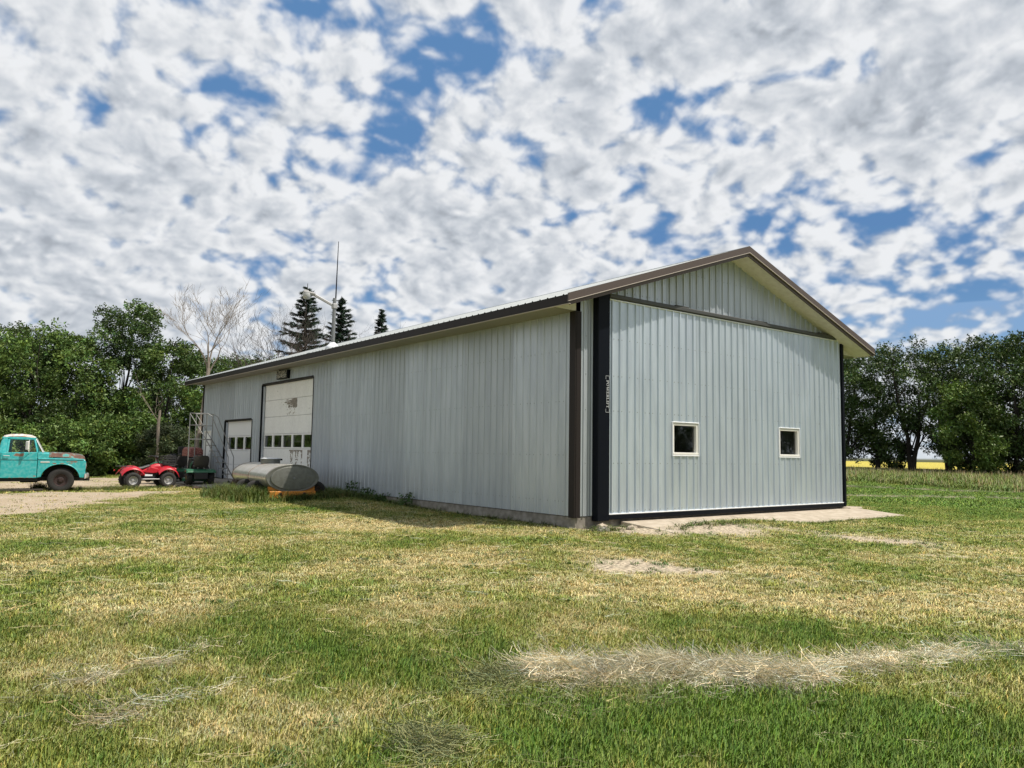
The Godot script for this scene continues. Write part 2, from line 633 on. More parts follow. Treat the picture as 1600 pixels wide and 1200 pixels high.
func build_ground() -> void:
	var xs := ground_lines(-16.0, 14.0, 0.22, 1.09, 3500.0)
	var zs := ground_lines(-14.0, 12.0, 0.22, 1.09, 3500.0)
	var W := xs.size()
	var H := zs.size()
	var v := PackedVector3Array()
	var n := PackedVector3Array()
	var c := PackedColorArray()
	var idx := PackedInt32Array()
	for j in H:
		for i in W:
			var x := xs[i]
			var z := zs[j]
			var y := height(x, z)
			v.append(Vector3(x, y, z))
			var r := Vector2(x - EYE.x, z - EYE.z).length()
			var e := 0.15 if r < 30.0 else r * 0.02
			n.append(Vector3(y - height(x + e, z), e, y - height(x, z + e)).normalized())
			var t := Vector3(0.15, 0.19, 0.05)
			if r < 140.0:
				t = turf(dryness(x, z)).lerp(SOIL, bareness(x, z))
			else:
				t = Vector3(0.20, 0.20, 0.06).lerp(Vector3(0.13, 0.19, 0.05), 0.5 + 0.5 * sin(x * 0.004 + z * 0.011))
			t *= 0.85
			c.append(Color(t.x, t.y, t.z))
	for j in H - 1:
		for i in W - 1:
			var k := j * W + i
			idx.append_array(PackedInt32Array([k, k + 1, k + W + 1, k, k + W + 1, k + W]))
	var a := []
	a.resize(Mesh.ARRAY_MAX)
	a[Mesh.ARRAY_VERTEX] = v
	a[Mesh.ARRAY_NORMAL] = n
	a[Mesh.ARRAY_COLOR] = c
	a[Mesh.ARRAY_INDEX] = idx
	var m := ArrayMesh.new()
	m.add_surface_from_arrays(Mesh.PRIMITIVE_TRIANGLES, a)
	var gm := textured("soil_and_thatch", noise_tex(41, 0.03, [Color(0.55, 0.55, 0.55), Color(0.9, 0.9, 0.9), Color.WHITE], [0.2, 0.55, 0.8]), 0.9, 0.95)
	gm.vertex_color_use_as_albedo = true
	gm.metallic_specular = 0.2
	var g := part("ground", m, gm)
	g.set_meta("kind", "structure")

	var gr := textured("gravel", noise_tex(43, 0.09, [Color(0.62, 0.60, 0.57), Color(0.86, 0.85, 0.83), Color.WHITE], [0.25, 0.5, 0.75], 1024), 0.5, 0.95)
	gr.vertex_color_use_as_albedo = true
	gr.metallic_specular = 0.2
	var tint := func(x: float, z: float) -> Color:
		var q := 0.5 + ragged.get_noise_2d(x * 0.4, z * 0.4) * 0.5
		var t := Vector3(0.44, 0.355, 0.26).lerp(Vector3(0.58, 0.50, 0.40), q)
		return Color(t.x, t.y, t.z)
	var road := part("gravel_yard", sheet(gravel, -34.0, -0.5, -36.0, -2.0, 0.3, 0.006, tint), gr)
	road.set_meta("kind", "structure")
	# loose stones on the gravel
	var r := rng(77)
	var stone := MB.new()
	for k in 8:
		var a0 := TAU * k / 8.0
		var a1 := TAU * (k + 1) / 8.0
		var p0 := Vector3(cos(a0), 0.0, sin(a0)) * (0.8 + 0.25 * sin(k * 2.3))
		var p1 := Vector3(cos(a1), 0.0, sin(a1)) * (0.8 + 0.25 * sin((k + 1) % 8 * 2.3))
		var t0 := p0 * 0.55 + Vector3(0, 0.6, 0)
		var t1 := p1 * 0.55 + Vector3(0, 0.6, 0)
		stone.flat(p0, p1, t1, p0)
		stone.flat(p0, t1, t0, p0)
		stone.flat(t0, t1, Vector3(0, 0.72, 0), Vector3.UP)
	var places := []
	var tints := PackedColorArray()
	while places.size() < 9000:
		var x := r.randf_range(-13.0, -0.8)
		var z := r.randf_range(-31.0, -4.0)
		if gravel(x, z) < -0.12:
			continue
		var s := 0.008 + 0.022 * pow(r.randf(), 3.0)
		places.append(Transform3D(Basis(Vector3.UP, r.randf() * TAU).scaled(Vector3(s, s * r.randf_range(0.5, 0.9), s)), Vector3(x, height(x, z) + 0.003, z)))
		var g2 := r.randf_range(0.18, 0.5)
		tints.append(Color(g2, g2 * 0.9, g2 * 0.78))
	var sm := mat("stone", Color.WHITE, 0.9)
	sm.vertex_color_use_as_albedo = true
	M.tinted_stone = sm
	M.stone_mesh = stone.mesh()
	scatter("gravel_stones", M.stone_mesh, sm, places, tints)

	# the yellow canola field beyond the right hand trees
	var canola := func(x: float, z: float) -> float:
		var far := x + z * 0.25
		return minf(far - 100.0 - 3.0 * ragged.get_noise_2d(x * 0.02, z * 0.02), 430.0 - Vector2(x, z).length())
	var cm := textured("canola_bloom", noise_tex(47, 0.06, [lin(0.20, 0.20, 0.03), lin(0.44, 0.36, 0.035), lin(0.55, 0.45, 0.05)], [0.2, 0.5, 0.8]), 0.35, 0.9)
	cm.backlight_enabled = true
	cm.backlight = Color(0.1, 0.09, 0.01)
	var white := func(_x: float, _z: float) -> Color: return Color.WHITE
	var field := part("canola_field", sheet(canola, 90.0, 430.0, -330.0, 170.0, 10.0, 1.25, white), cm)
	field.set_meta("kind", "stuff")
	tag(field, "flat yellow field of flowering canola beyond the right-hand trees", "canola field")

# ---------------------------------------------------------------- the shed
const W_X := 9.69
const LEN := 24.43
const EAVE_X := -0.67
const EAVE_Y := 4.116
const PITCH := 0.33438
const OVER := 0.565
const RIB := 0.2286

func roof_y(x: float) -> float:
	return EAVE_Y + (minf(x, W_X - x) - EAVE_X) * PITCH

# breakpoints [along, out] of ribbed sheet metal between s0 and s1, ribs at phase + k * RIB
func ribs(s0: float, s1: float, phase: float, tall := 0.018) -> Array:
	var raw := []
	var k := int(floor((s0 - phase) / RIB)) - 1
	while phase + k * RIB < s1 + RIB:
		var c := phase + k * RIB
		raw.append_array([[c - 0.026, 0.0], [c - 0.016, tall], [c + 0.016, tall], [c + 0.026, 0.0]])
		for m: float in [0.0762, 0.1524]:
			raw.append_array([[c + m - 0.013, 0.0], [c + m - 0.006, 0.0035], [c + m + 0.006, 0.0035], [c + m + 0.013, 0.0]])
		k += 1
	var out := []
	for i in raw.size() - 1:
		var a = raw[i]
		var b = raw[i + 1]
		if b[0] <= s0 or a[0] >= s1:
			continue
		var p = a if a[0] >= s0 else [s0, lerpf(a[1], b[1], (s0 - a[0]) / (b[0] - a[0]))]
		var q = b if b[0] <= s1 else [s1, lerpf(a[1], b[1], (s1 - a[0]) / (b[0] - a[0]))]
		if out.is_empty():
			out.append(p)
		out.append(q)
	return out

# one sheet on the plane at origin o: along d, outwards n, with a top that may slope and rectangular openings [s0, s1, y0, y1]
func sheet_metal(b: MB, o: Vector3, d: Vector3, n: Vector3, s0: float, s1: float, y0: float, top: Callable, phase: float, openings: Array, tall := 0.018) -> void:
	var cuts := [s0, s1]
	for h in openings:
		for e in [h[0], h[1]]:
			if e > s0 and e < s1:
				cuts.append(e)
	cuts.sort()
	for ci in cuts.size() - 1:
		var c0: float = cuts[ci]
		var c1: float = cuts[ci + 1]
		if c1 - c0 < 1e-4:
			continue
		var spans := [[y0, 99.0]]
		for h in openings:
			if h[0] < c1 - 1e-4 and h[1] > c0 + 1e-4:
				var next := []
				for sp in spans:
					if h[2] > sp[0]: next.append([sp[0], minf(h[2], sp[1])])
					if h[3] < sp[1]: next.append([maxf(h[3], sp[0]), sp[1]])
				spans = next
		var line := ribs(c0, c1, phase, tall)
		for sp in spans:
			for i in line.size() - 1:
				var A = line[i]
				var B = line[i + 1]
				var pa: Vector3 = o + d * float(A[0]) + n * float(A[1])
				var pb: Vector3 = o + d * float(B[0]) + n * float(B[1])
				var ta: float = minf(sp[1], (top as Callable).call(A[0]))
				var tb: float = minf(sp[1], (top as Callable).call(B[0]))
				if ta <= sp[0] + 1e-4 and tb <= sp[0] + 1e-4:
					continue
				ta = maxf(ta, sp[0])
				tb = maxf(tb, sp[0])
				var dd: Vector3 = pb - pa
				var q := dd.cross(Vector3.UP).normalized()
				if q.dot(n) < 0.0: q = -q
				b.quad(pa + Vector3.UP * float(sp[0]), pb + Vector3.UP * float(sp[0]), pb + Vector3.UP * tb, pa + Vector3.UP * ta, q)

func wall_of_sheets(parent: Node, called: String, o: Vector3, d: Vector3, n: Vector3, s0: float, s1: float, y0: float, top: Callable, phase: float, openings: Array, m, screw_rows: Array, tall := 0.018) -> void:
	# each sheet is four ribs wide and laps 3 mm over the one before it
	var s := s0
	var edge := phase - RIB * 0.5
	while edge <= s0 + 0.05:
		edge += RIB * 4.0
	var k := 0
	while s < s1 - 0.01:
		var e := minf(edge, s1)
		if s1 - e < 0.1: e = s1
		var b := MB.new()
		sheet_metal(b, o + n * (0.0 if k % 2 == 0 else 0.003), d, n, s, e, y0, top, phase, openings, tall)
		if b.v.size() > 0:
			part(called, b, m[(k * 7 + 3) % 5 % m.size()], parent)
		s = e
		edge += RIB * 4.0
		k += 1
	var places := []
	var tints := PackedColorArray()
	for y: float in screw_rows:
		var i := int(ceil((s0 - phase) / RIB))
		while phase + i * RIB < s1 - 0.05:
			var offs := [0.052] if posmod(i, 4) != 1 else [-0.05, 0.052]
			for of: float in offs:
				var p := phase + i * RIB + of
				var hit: bool = p < s0 + 0.02 or p > s1 - 0.02 or y > (top as Callable).call(p) - 0.05
				for h in openings:
					if p > h[0] - 0.03 and p < h[1] + 0.03 and y > h[2] - 0.03 and y < h[3] + 0.03: hit = true
				if not hit:
					var z := n
					places.append(Transform3D(Basis(d, Vector3.UP, z).scaled(Vector3.ONE * 0.011), o + d * p + Vector3.UP * y + n * 0.005))
					tints.append(Color(0.22, 0.24, 0.25))
			i += 1
	if places.size():
		scatter("screws", M.screw_mesh, M.screw, places, tints, parent)

func frame_rect(b: MB, o: Vector3, d: Vector3, n: Vector3, s0: float, s1: float, y0: float, y1: float, w: float, z0: float, z1: float, sill := 0.0) -> void:
	# four mitred-looking bars round an opening, from z0 to z1 outwards
	var zc := (z0 + z1) * 0.5
	var dz := z1 - z0
	var basis := Basis(d, Vector3.UP, n)
	if basis.determinant() < 0.0: basis = Basis(-d, Vector3.UP, n)
	for y in [y0 + w * 0.5, y1 - w * 0.5]:
		b.box(o + d * ((s0 + s1) * 0.5) + Vector3.UP * y + n * (zc + (sill * 0.5 if y < y1 - w else 0.0)), Vector3(s1 - s0, w, dz + (sill if y < y1 - w else 0.0)), 0.006, basis)
	for s in [s0 + w * 0.5, s1 - w * 0.5]:
		b.box(o + d * float(s) + Vector3.UP * ((y0 + y1) * 0.5) + n * zc, Vector3(w, y1 - y0 - 2.0 * w, dz), 0.006, basis)

func shed_materials() -> void:
	var streak := noise_tex(61, 0.012, [Color(0.93, 0.935, 0.94), Color(0.965, 0.97, 0.97), Color.WHITE], [0.25, 0.5, 0.8], 512, 5)
	var galv := textured("galvanised_sheet", streak, 0.45, 0.46, 0.62, true, Vector3(1.0, 0.16, 1.0))
	galv.albedo_color = lin(0.49, 0.53, 0.575)
	var gd := textured("door_sheet", streak, 0.45, 0.40, 0.62, true, Vector3(1.0, 0.16, 1.0))
	gd.albedo_color = lin(0.60, 0.67, 0.745)
	mat("brown_trim", lin(0.020, 0.016, 0.0155), 0.5, 0.0, 0.3)
	mat("fascia_brown", lin(0.080, 0.062, 0.056), 0.45, 0.0, 0.4)
	mat("fascia_edge", lin(0.45, 0.40, 0.36), 0.4)
	mat("black_steel", lin(0.0045, 0.006, 0.010), 0.4, 0.0, 0.22)
	mat("dark_header", lin(0.050, 0.052, 0.052), 0.5)
	mat("bright_flashing", lin(0.72, 0.75, 0.78), 0.4, 0.1)
	textured("soffit_cream", noise_tex(63, 0.02, [Color(0.95, 0.945, 0.94), Color.WHITE], [0.3, 0.7]), 0.6, 0.6).albedo_color = lin(0.64, 0.625, 0.59)
	mat("soffit_shaded", lin(0.26, 0.25, 0.22), 0.6)  # cream soffit darkened in its colour for the shade under the eaves
	textured("roof_sheet", streak, 0.3, 0.6, 0.2).albedo_color = lin(0.25, 0.275, 0.29)
	textured("concrete", noise_tex(67, 0.02, [Color(0.80, 0.79, 0.77), Color(0.91, 0.90, 0.88), Color.WHITE], [0.2, 0.5, 0.8]), 0.4, 0.9).albedo_color = lin(0.26, 0.245, 0.22)
	textured("concrete_pale", noise_tex(68, 0.02, [Color(0.88, 0.87, 0.85), Color(0.95, 0.94, 0.92), Color.WHITE], [0.2, 0.5, 0.8]), 0.3, 0.9).albedo_color = lin(0.42, 0.365, 0.295)
	mat("white_vinyl", lin(0.70, 0.70, 0.67), 0.4)
	mat("white_paint", lin(0.78, 0.79, 0.785), 0.5)
	mat("inner_sheeting", lin(0.30, 0.30, 0.29), 0.9)
	mat("screw", Color.WHITE, 0.6).vertex_color_use_as_albedo = true
	var glass := mat("window_glass", Color(0.1, 0.11, 0.12, 0.05), 0.02)
	glass.transparency = BaseMaterial3D.TRANSPARENCY_ALPHA
	var s := MB.new()
	s.lathe(Transform3D(Basis(Vector3.RIGHT, Vector3.BACK, Vector3.UP), Vector3.ZERO), [Vector2(1, 0), Vector2(0.9, 0.25), Vector2(0.45, 0.6), Vector2(0.0, 0.7)], 6, 1, 1, true)
	M.screw_mesh = s.mesh()

# white paint with bare patches, over the face of the large overhead door (z -17.1 to -12.5, y -0.1 to 3.55)
func peeling_paint() -> StandardMaterial3D:
	var w := 640
	var h := 500
	var im := Image.create_empty(w, h, false, Image.FORMAT_RGB8)
	var f := FastNoiseLite.new()
	f.seed = 71
	f.frequency = 0.05
	f.fractal_octaves = 5
	var g := FastNoiseLite.new()
	g.seed = 72
	g.frequency = 0.012
	for j in h:
		for i in w:
			var z := -17.1 + 4.6 * i / w
			var y := 3.55 - 3.65 * j / h
			var a := f.get_noise_2d(i, j)
			var s := f.get_noise_2d(i * 0.25, j * 2.2)
			var grime := g.get_noise_2d(i, j * 0.4)
			var c := Vector3(0.80, 0.81, 0.80) * (0.96 + 0.07 * a + 0.06 * grime)
			var peel := false
			# ragged bare patch on the second board
			var right := -14.05 + a * 0.03
			var left := -15.0 + s * 1.25 + absf(y - 2.76) * 0.8
			if y > 2.60 + 0.10 * a + maxf(0.0, -14.35 - z) * 0.13 and y < 2.925 and z < right and z > left: peel = true
			if y > 2.35 and y < 2.6 and z > -15.0 and z < -14.1 and a > 0.34: peel = true
			# runs below the windows
			if y < 1.17 and y > 0.45:
				var drop := (1.17 - y)
				if z > -14.6 and z < -12.55 and not (z > -13.45 and z < -13.05):
					var run := 0.5 + 0.5 * sin(z * 13.0 + a * 1.6) + s * 0.25
					if drop < 0.05 + a * 0.05 or (run > 0.35 + drop * 0.55 and a + s * 0.4 > -0.16 + drop * 0.5): peel = true
			if peel:
				c = Vector3(0.21, 0.185, 0.155) * (1.0 + 0.5 * a + 0.3 * s)
			# fine cracks along the boards
			if s > 0.52 and y > 2.3: c *= 0.72
			var o := Color(c.x, c.y, c.z).linear_to_srgb()
			im.set_pixel(i, j, o)
	var m := mat("peeling_paint", Color.WHITE, 0.55)
	m.albedo_texture = ImageTexture.create_from_image(im)
	return m

func overhead_door(parent: Node, z0: float, z1: float, rows: Array, glazed: int, panes: int, mullion: float, m: Material, uvd: Rect2) -> void:
	# rows: heights of the joints from the top; the row "glazed" holds the panes
	var door := node("overhead_door", parent)
	var x := 0.10
	for r in rows.size() - 1:
		var yt: float = rows[r] - 0.004
		var yb: float = rows[r + 1] + 0.004
		var b := MB.new()
		if r == glazed:
			var wide := (z1 - z0 - mullion) / panes
			var lo := yb + 0.05
			var hi := yt - 0.05
			b.box(Vector3(x + 0.02, (yb + lo) * 0.5, (z0 + z1) * 0.5), Vector3(0.04, lo - yb, z1 - z0), 0.004)
			b.box(Vector3(x + 0.02, (yt + hi) * 0.5, (z0 + z1) * 0.5), Vector3(0.04, yt - hi, z1 - z0), 0.004)
			for k in panes + 1:
				b.box(Vector3(x + 0.02, (lo + hi) * 0.5, z0 + mullion * 0.5 + k * wide), Vector3(0.04, hi - lo, mullion), 0.004)
			var s := part("door_section", b, M.white_paint, door)
			for k in panes:
				var p := MB.new()
				p.box(Vector3(x + 0.028, (lo + hi) * 0.5, z0 + mullion * 0.5 + (k + 0.5) * wide), Vector3(0.005, hi - lo, wide - mullion), 0.0)
				part("window_pane", p, M.window_glass, door)
			s.name = "window_section"
		else:
			b.box(Vector3(x + 0.02, (yt + yb) * 0.5, (z0 + z1) * 0.5), Vector3(0.04, yt - yb, z1 - z0), 0.005)
			for i in b.v.size():
				b.uv[i] = Vector2((b.v[i].z - uvd.position.x) / uvd.size.x, (uvd.position.y - b.v[i].y) / uvd.size.y)
			part("door_section", b, m, door)

func build_shed() -> void:
	shed_materials()
	var shed := thing("metal_shed", "long silver ribbed metal shed with brown trim and a white-edged hangar door", "shed", Vector3.ZERO)
	var galv_set := [M.galvanised_sheet]
	var door_set := [M.door_sheet]
	for k in 2:
		for set_ in [galv_set, door_set]:
			var m2: StandardMaterial3D = set_[0].duplicate()
			m2.resource_name = set_[0].resource_name + ["_duller", "_newer"][k]
			m2.albedo_color = set_[0].albedo_color.darkened(0.035) if k == 0 else set_[0].albedo_color.lightened(0.05)
			m2.uv1_offset = Vector3(0.37, 0.21, 0.53) * (k + 1)
			m2.roughness += 0.05 * (1 - 2 * k)
			set_.append(m2)
	var X := Vector3.RIGHT
	var Z := Vector3.BACK
	# openings on the long wall, measured along -z
	var big := [12.50, 17.15, -1.0, 3.52]
	var small := [18.10, 21.30, -1.0, 2.29]
	var walk := [23.10, 24.00, -1.0, 1.90]
	var level := func(_s: float) -> float: return 3.95
	var long_wall := node("wall", shed)
	wall_of_sheets(long_wall, "wall_sheet", Vector3.ZERO, -Z, -X, 0.09, LEN - 0.09, -0.02, level, 0.282, [big, small, walk], galv_set, [0.25, 1.15, 2.2, 3.2])
	var far_wall := node("wall", shed)
	wall_of_sheets(far_wall, "wall_sheet", Vector3(W_X, 0, 0), -Z, X, 0.09, LEN - 0.09, -0.02, level, 0.282, [], galv_set, [])
	var gable_top := func(s: float) -> float: return roof_y(s) - 0.17
	var front := node("wall", shed)
	wall_of_sheets(front, "wall_sheet", Vector3.ZERO, X, Z, 0.12, 0.45, -0.02, gable_top, 0.22, [], galv_set, [1.0, 2.04, 2.74, 3.49])
	wall_of_sheets(front, "wall_sheet", Vector3.ZERO, X, Z, 0.45, W_X - 0.1, 4.36, gable_top, 0.906, [], galv_set, [4.5, 5.2], 0.026)
	var back := node("wall", shed)
	wall_of_sheets(back, "wall_sheet", Vector3(0, 0, -LEN), X, -Z, 0.1, W_X - 0.1, -0.02, gable_top, 0.22, [], galv_set, [])

	# foundation, floor and inner lining
	var b := MB.new()
	b.box(Vector3(W_X * 0.5, -0.42, -LEN * 0.5), Vector3(W_X - 0.03, 0.80, LEN - 0.03), 0.02)
	part("foundation", b, M.concrete, shed)
	b = MB.new()
	b.box(Vector3(0.16, 1.9, -6.25), Vector3(0.02, 3.8, 12.3))
	b.box(Vector3(0.45 + 0.4, 2.0, -LEN + 0.2), Vector3(0.4, 3.8, 0.02))
	b.box(Vector3(W_X - 0.16, 1.95, -LEN * 0.5), Vector3(0.02, 3.8, LEN - 0.4))
	b.box(Vector3(W_X * 0.5, 3.9, -LEN * 0.5), Vector3(W_X - 0.4, 0.02, LEN - 0.4))
	part("inner_lining", b, M.inner_sheeting, shed)

	# corner and edge trims
	var corner := func(px: float, pz: float, sx: float, sz: float) -> void:
		var t := MB.new()
		t.box(Vector3(px - sx * 0.016, 1.955, pz - sz * 0.062), Vector3(0.032, 4.0, 0.17), 0.006)
		part("corner_trim", t, M.brown_trim, shed)
		t = MB.new()
		t.box(Vector3(px + sx * 0.066, 1.955, pz + sz * 0.012), Vector3(0.128, 4.0, 0.030), 0.006)
		part("corner_trim", t, M.brown_trim, shed)
	(corner as Callable).call(-0.012, 0.012, 1.0, 1.0)
	(corner as Callable).call(-0.012, -LEN - 0.012, 1.0, -1.0)
	(corner as Callable).call(W_X + 0.012, 0.012, -1.0, 1.0)
	(corner as Callable).call(W_X + 0.012, -LEN - 0.012, -1.0, -1.0)

	# roof: two ribbed slopes, ridge cap
	var z_front := OVER
	var z_back := -LEN - OVER
	for side: float in [1.0, -1.0]:
		b = MB.new()
		var line := ribs(0.0, z_front - z_back, 0.14)
		for i in line.size() - 1:
			var P := []
			for w in [line[i], line[i + 1]]:
				for e in 2:
					var xx := (EAVE_X - 0.03) if e == 0 else W_X * 0.5
					var yy := roof_y(xx) + float(w[1]) + 0.004
					if side < 0.0: xx = W_X - xx
					P.append(Vector3(xx, yy, z_front - float(w[0])))
			b.flat(P[0], P[1], P[3], Vector3.UP)
			b.flat(P[0], P[3], P[2], Vector3.UP)
		part("roof_slope", b, M.roof_sheet, shed)
		b = MB.new()
		var deck := PackedVector2Array()
		for p in [Vector2(EAVE_X, roof_y(EAVE_X) - 0.004), Vector2(W_X * 0.5, roof_y(W_X * 0.5) - 0.004), Vector2(W_X * 0.5, roof_y(W_X * 0.5) - 0.05), Vector2(EAVE_X, roof_y(EAVE_X) - 0.05)]:
			deck.append(p if side > 0.0 else Vector2(W_X - p.x, p.y))
		b.prism(deck, Transform3D(Basis.IDENTITY, Vector3(0, 0, z_back + 0.02)), z_front - z_back - 0.04)
		part("roof_deck", b, M.inner_sheeting, shed)
		# eave fascia along the long side, with its soffit
		var fx := EAVE_X - 0.012 if side > 0.0 else W_X - EAVE_X + 0.012
		b = MB.new()
		b.box(Vector3(fx, EAVE_Y - 0.09, (z_front + z_back) * 0.5), Vector3(0.024, 0.16, z_front - z_back - 0.004), 0.004)
		part("eave_fascia", b, M.brown_trim, shed)
		b = MB.new()
		b.box(Vector3(fx + side * 0.02, EAVE_Y - 0.178, (z_front + z_back) * 0.5), Vector3(0.05, 0.008, z_front - z_back - 0.01), 0.0)
		part("fascia_lip", b, M.fascia_edge, shed)
		b = MB.new()
		b.box(Vector3((EAVE_X * 0.5 + 0.02) if side > 0.0 else W_X - EAVE_X * 0.5 - 0.02, 3.957, -LEN * 0.5), Vector3(0.66, 0.012, LEN - 0.004))
		part("soffit", b, M.soffit_shaded, shed)
		# gable fascia: a tall upper board and a lower one set back, and the sloping soffit
		for gz in [z_front, z_back]:
			var out := 1.0 if gz > 0.0 else -1.0
			for layer in 3:
				var top_d: float = [-0.028, 0.118, 0.128][layer]
				var bot_d: float = [0.118, 0.130, 0.205][layer]
				var dz: float = [0.0, 0.006, -0.035][layer]
				var poly := PackedVector2Array()
				for p in [Vector2(EAVE_X - 0.03, roof_y(EAVE_X - 0.03) - top_d), Vector2(W_X * 0.5, roof_y(W_X * 0.5) - top_d), Vector2(W_X * 0.5, roof_y(W_X * 0.5) - bot_d), Vector2(EAVE_X - 0.03 + (0.07 if layer == 2 else 0.0), roof_y(EAVE_X - 0.03 + (0.07 if layer == 2 else 0.0)) - bot_d)]:
					poly.append(p if side > 0.0 else Vector2(W_X - p.x, p.y))
				b = MB.new()
				b.prism(poly, Transform3D(Basis.IDENTITY, Vector3(0, 0, gz + out * dz - (0.025 if out > 0.0 else 0.0))), 0.025, 0.0)
				part("gable_fascia", b, M.fascia_edge if layer == 1 else M.fascia_brown, shed)
			b = MB.new()
			var sof := PackedVector2Array()
			for p in [Vector2(EAVE_X, roof_y(EAVE_X) - 0.185), Vector2(W_X * 0.5, roof_y(W_X * 0.5) - 0.185), Vector2(W_X * 0.5, roof_y(W_X * 0.5) - 0.172), Vector2(EAVE_X, roof_y(EAVE_X) - 0.172)]:
				sof.append(p if side > 0.0 else Vector2(W_X - p.x, p.y))
			b.prism(sof, Transform3D(Basis.IDENTITY, Vector3(0, 0, 0.002 if out > 0.0 else gz + 0.062)), OVER - 0.064)
			var box_end := PackedVector2Array()
			for p in [Vector2(EAVE_X + 0.004, 3.952), Vector2(0.002, 3.952), Vector2(0.002, roof_y(0.0) - 0.19), Vector2(EAVE_X + 0.004, roof_y(EAVE_X) - 0.14)]:
				box_end.append(p if side > 0.0 else Vector2(W_X - p.x, p.y))
			b.prism(box_end, Transform3D(Basis.IDENTITY, Vector3(0, 0, -0.022 if out > 0.0 else -LEN + 0.002)), 0.02)
			part("gable_soffit", b, M.soffit_cream, shed)
	b = MB.new()
	b.tube([Vector3(W_X * 0.5, roof_y(W_X * 0.5) - 0.01, z_front - 0.01), Vector3(W_X * 0.5, roof_y(W_X * 0.5) - 0.01, z_back + 0.01)], 0.045, 8)
	part("ridge_cap", b, M.roof_sheet, shed)

	# hydraulic hangar door on the gable end
	var door := node("hangar_door", shed)
	var x0 := 0.774
	var x1 := 9.448
	var yt := 4.272
	var zd := 0.078
	var win_a := [2.69, 3.575, 1.158, 1.895]
	var win_b := [6.575, 7.475, 1.158, 1.895]
	var doortop := func(_s: float) -> float: return yt
	wall_of_sheets(door, "door_sheet", Vector3(0, 0, zd), X, Z, x0, x1, 0.0, doortop, x0 + 0.132, [[win_a[0] + 0.02, win_a[1] - 0.02, win_a[2] + 0.02, win_a[3] - 0.02], [win_b[0] + 0.02, win_b[1] - 0.02, win_b[2] + 0.02, win_b[3] - 0.02]], door_set, [0.06, 1.0, 2.04, 2.74, 3.49], 0.029)
	for w in [win_a, win_b]:
		b = MB.new()
		frame_rect(b, Vector3(0, 0, zd), X, Z, w[0], w[1], w[2], w[3], 0.024, -0.02, 0.034)
		part("window_casing", b, M.bright_flashing, door)
		b = MB.new()
		frame_rect(b, Vector3(0, 0, zd), X, Z, w[0] + 0.03, w[1] - 0.03, w[2] + 0.03, w[3] - 0.03, 0.050, -0.07, 0.012, 0.018)
		part("window_frame", b, M.white_vinyl, door)
		b = MB.new()
		b.box(Vector3((w[0] + w[1]) * 0.5, (w[2] + w[3]) * 0.5, zd - 0.045), Vector3(w[1] - w[0] - 0.15, w[3] - w[2] - 0.15, 0.006))
		part("window_pane", b, M.window_glass, door)
	b = MB.new()
	b.box(Vector3((x0 + x1) * 0.5, yt + 0.012, zd + 0.010), Vector3(x1 - x0, 0.024, 0.05), 0.004)
	part("top_flashing", b, M.bright_flashing, door)
	b = MB.new()
	b.box(Vector3((x0 + x1) * 0.5, 0.004, zd + 0.014), Vector3(x1 - x0, 0.022, 0.05), 0.004)
	part("bottom_flashing", b, M.bright_flashing, door)
	b = MB.new()
	b.box(Vector3((x0 + x1) * 0.5 + 0.06, -0.058, 0.06), Vector3(x1 - x0 + 0.14, 0.095, 0.11), 0.01)
	part("bottom_beam", b, M.black_steel, door)
	b = MB.new()
	for y: float in [0.4, 2.3, 3.6]:
		b.box(Vector3((x0 + x1) * 0.5, y, zd - 0.045), Vector3(x1 - x0, 0.08, 0.05))
	part("door_girt", b, M.inner_sheeting, door)
	b = MB.new()
	b.box(Vector3(0.607, 2.13, 0.085), Vector3(0.325, 4.50, 0.17), 0.012)
	part("door_post", b, M.black_steel, shed)
	b = MB.new()
	b.box(Vector3(W_X - 0.165, 2.08, 0.065), Vector3(0.10, 4.3, 0.13), 0.01)
	part("door_post", b, M.black_steel, shed)
	b = MB.new()
	b.box(Vector3(5.19, 4.352, 0.075), Vector3(8.80, 0.085, 0.15), 0.012)
	part("door_header", b, M.dark_header, shed)
	for x: float in [3.0, 5.9, 8.6]:
		b = MB.new()
		b.box(Vector3(x, 4.405, 0.10), Vector3(0.42, 0.03, 0.09), 0.006)
		part("header_hinge", b, M.dark_header, shed)

	# maker's lettering down the black post
	var tm := TextMesh.new()
	tm.text = "POWERLIFT"
	var fnt := SystemFont.new()
	fnt.font_names = PackedStringArray(["Droid Serif"])
	fnt.font_weight = 700
	tm.font = fnt
	tm.font_size = 32
	tm.pixel_size = 0.0028
	tm.depth = 0.004
	var lm := mat("lettering", lin(0.36, 0.38, 0.40), 0.5)
	var word := part("lettering", tm, lm, shed)
	word.position = Vector3(0.70, 2.36, 0.173)
	word.rotation.z = -PI / 2
	for s: float in [-1.0, 1.0]:
		b = MB.new()
		b.box(Vector3(0.70, 2.36 + s * 0.36, 0.171), Vector3(0.10, 0.008, 0.003))
		b.box(Vector3(0.70 - 0.047, 2.36 + s * 0.325, 0.171), Vector3(0.008, 0.065, 0.003))
		b.box(Vector3(0.70 + 0.047, 2.36 + s * 0.325, 0.171), Vector3(0.008, 0.065, 0.003))
		part("lettering_border", b, lm, shed)

	# overhead doors, walk door
	var paint := peeling_paint()
	overhead_door(shed, -17.13, -12.52, [3.50, 2.93, 2.33, 1.72, 1.20, 0.60, -0.06], 3, 5, 0.13, paint, Rect2(-17.1, 3.55, 4.6, 3.65))
	overhead_door(shed, -21.28, -18.12, [2.27, 1.68, 1.10, 0.55, -0.08], 1, 3, 0.16, M.white_paint, Rect2(-22, 3, 4, 4))
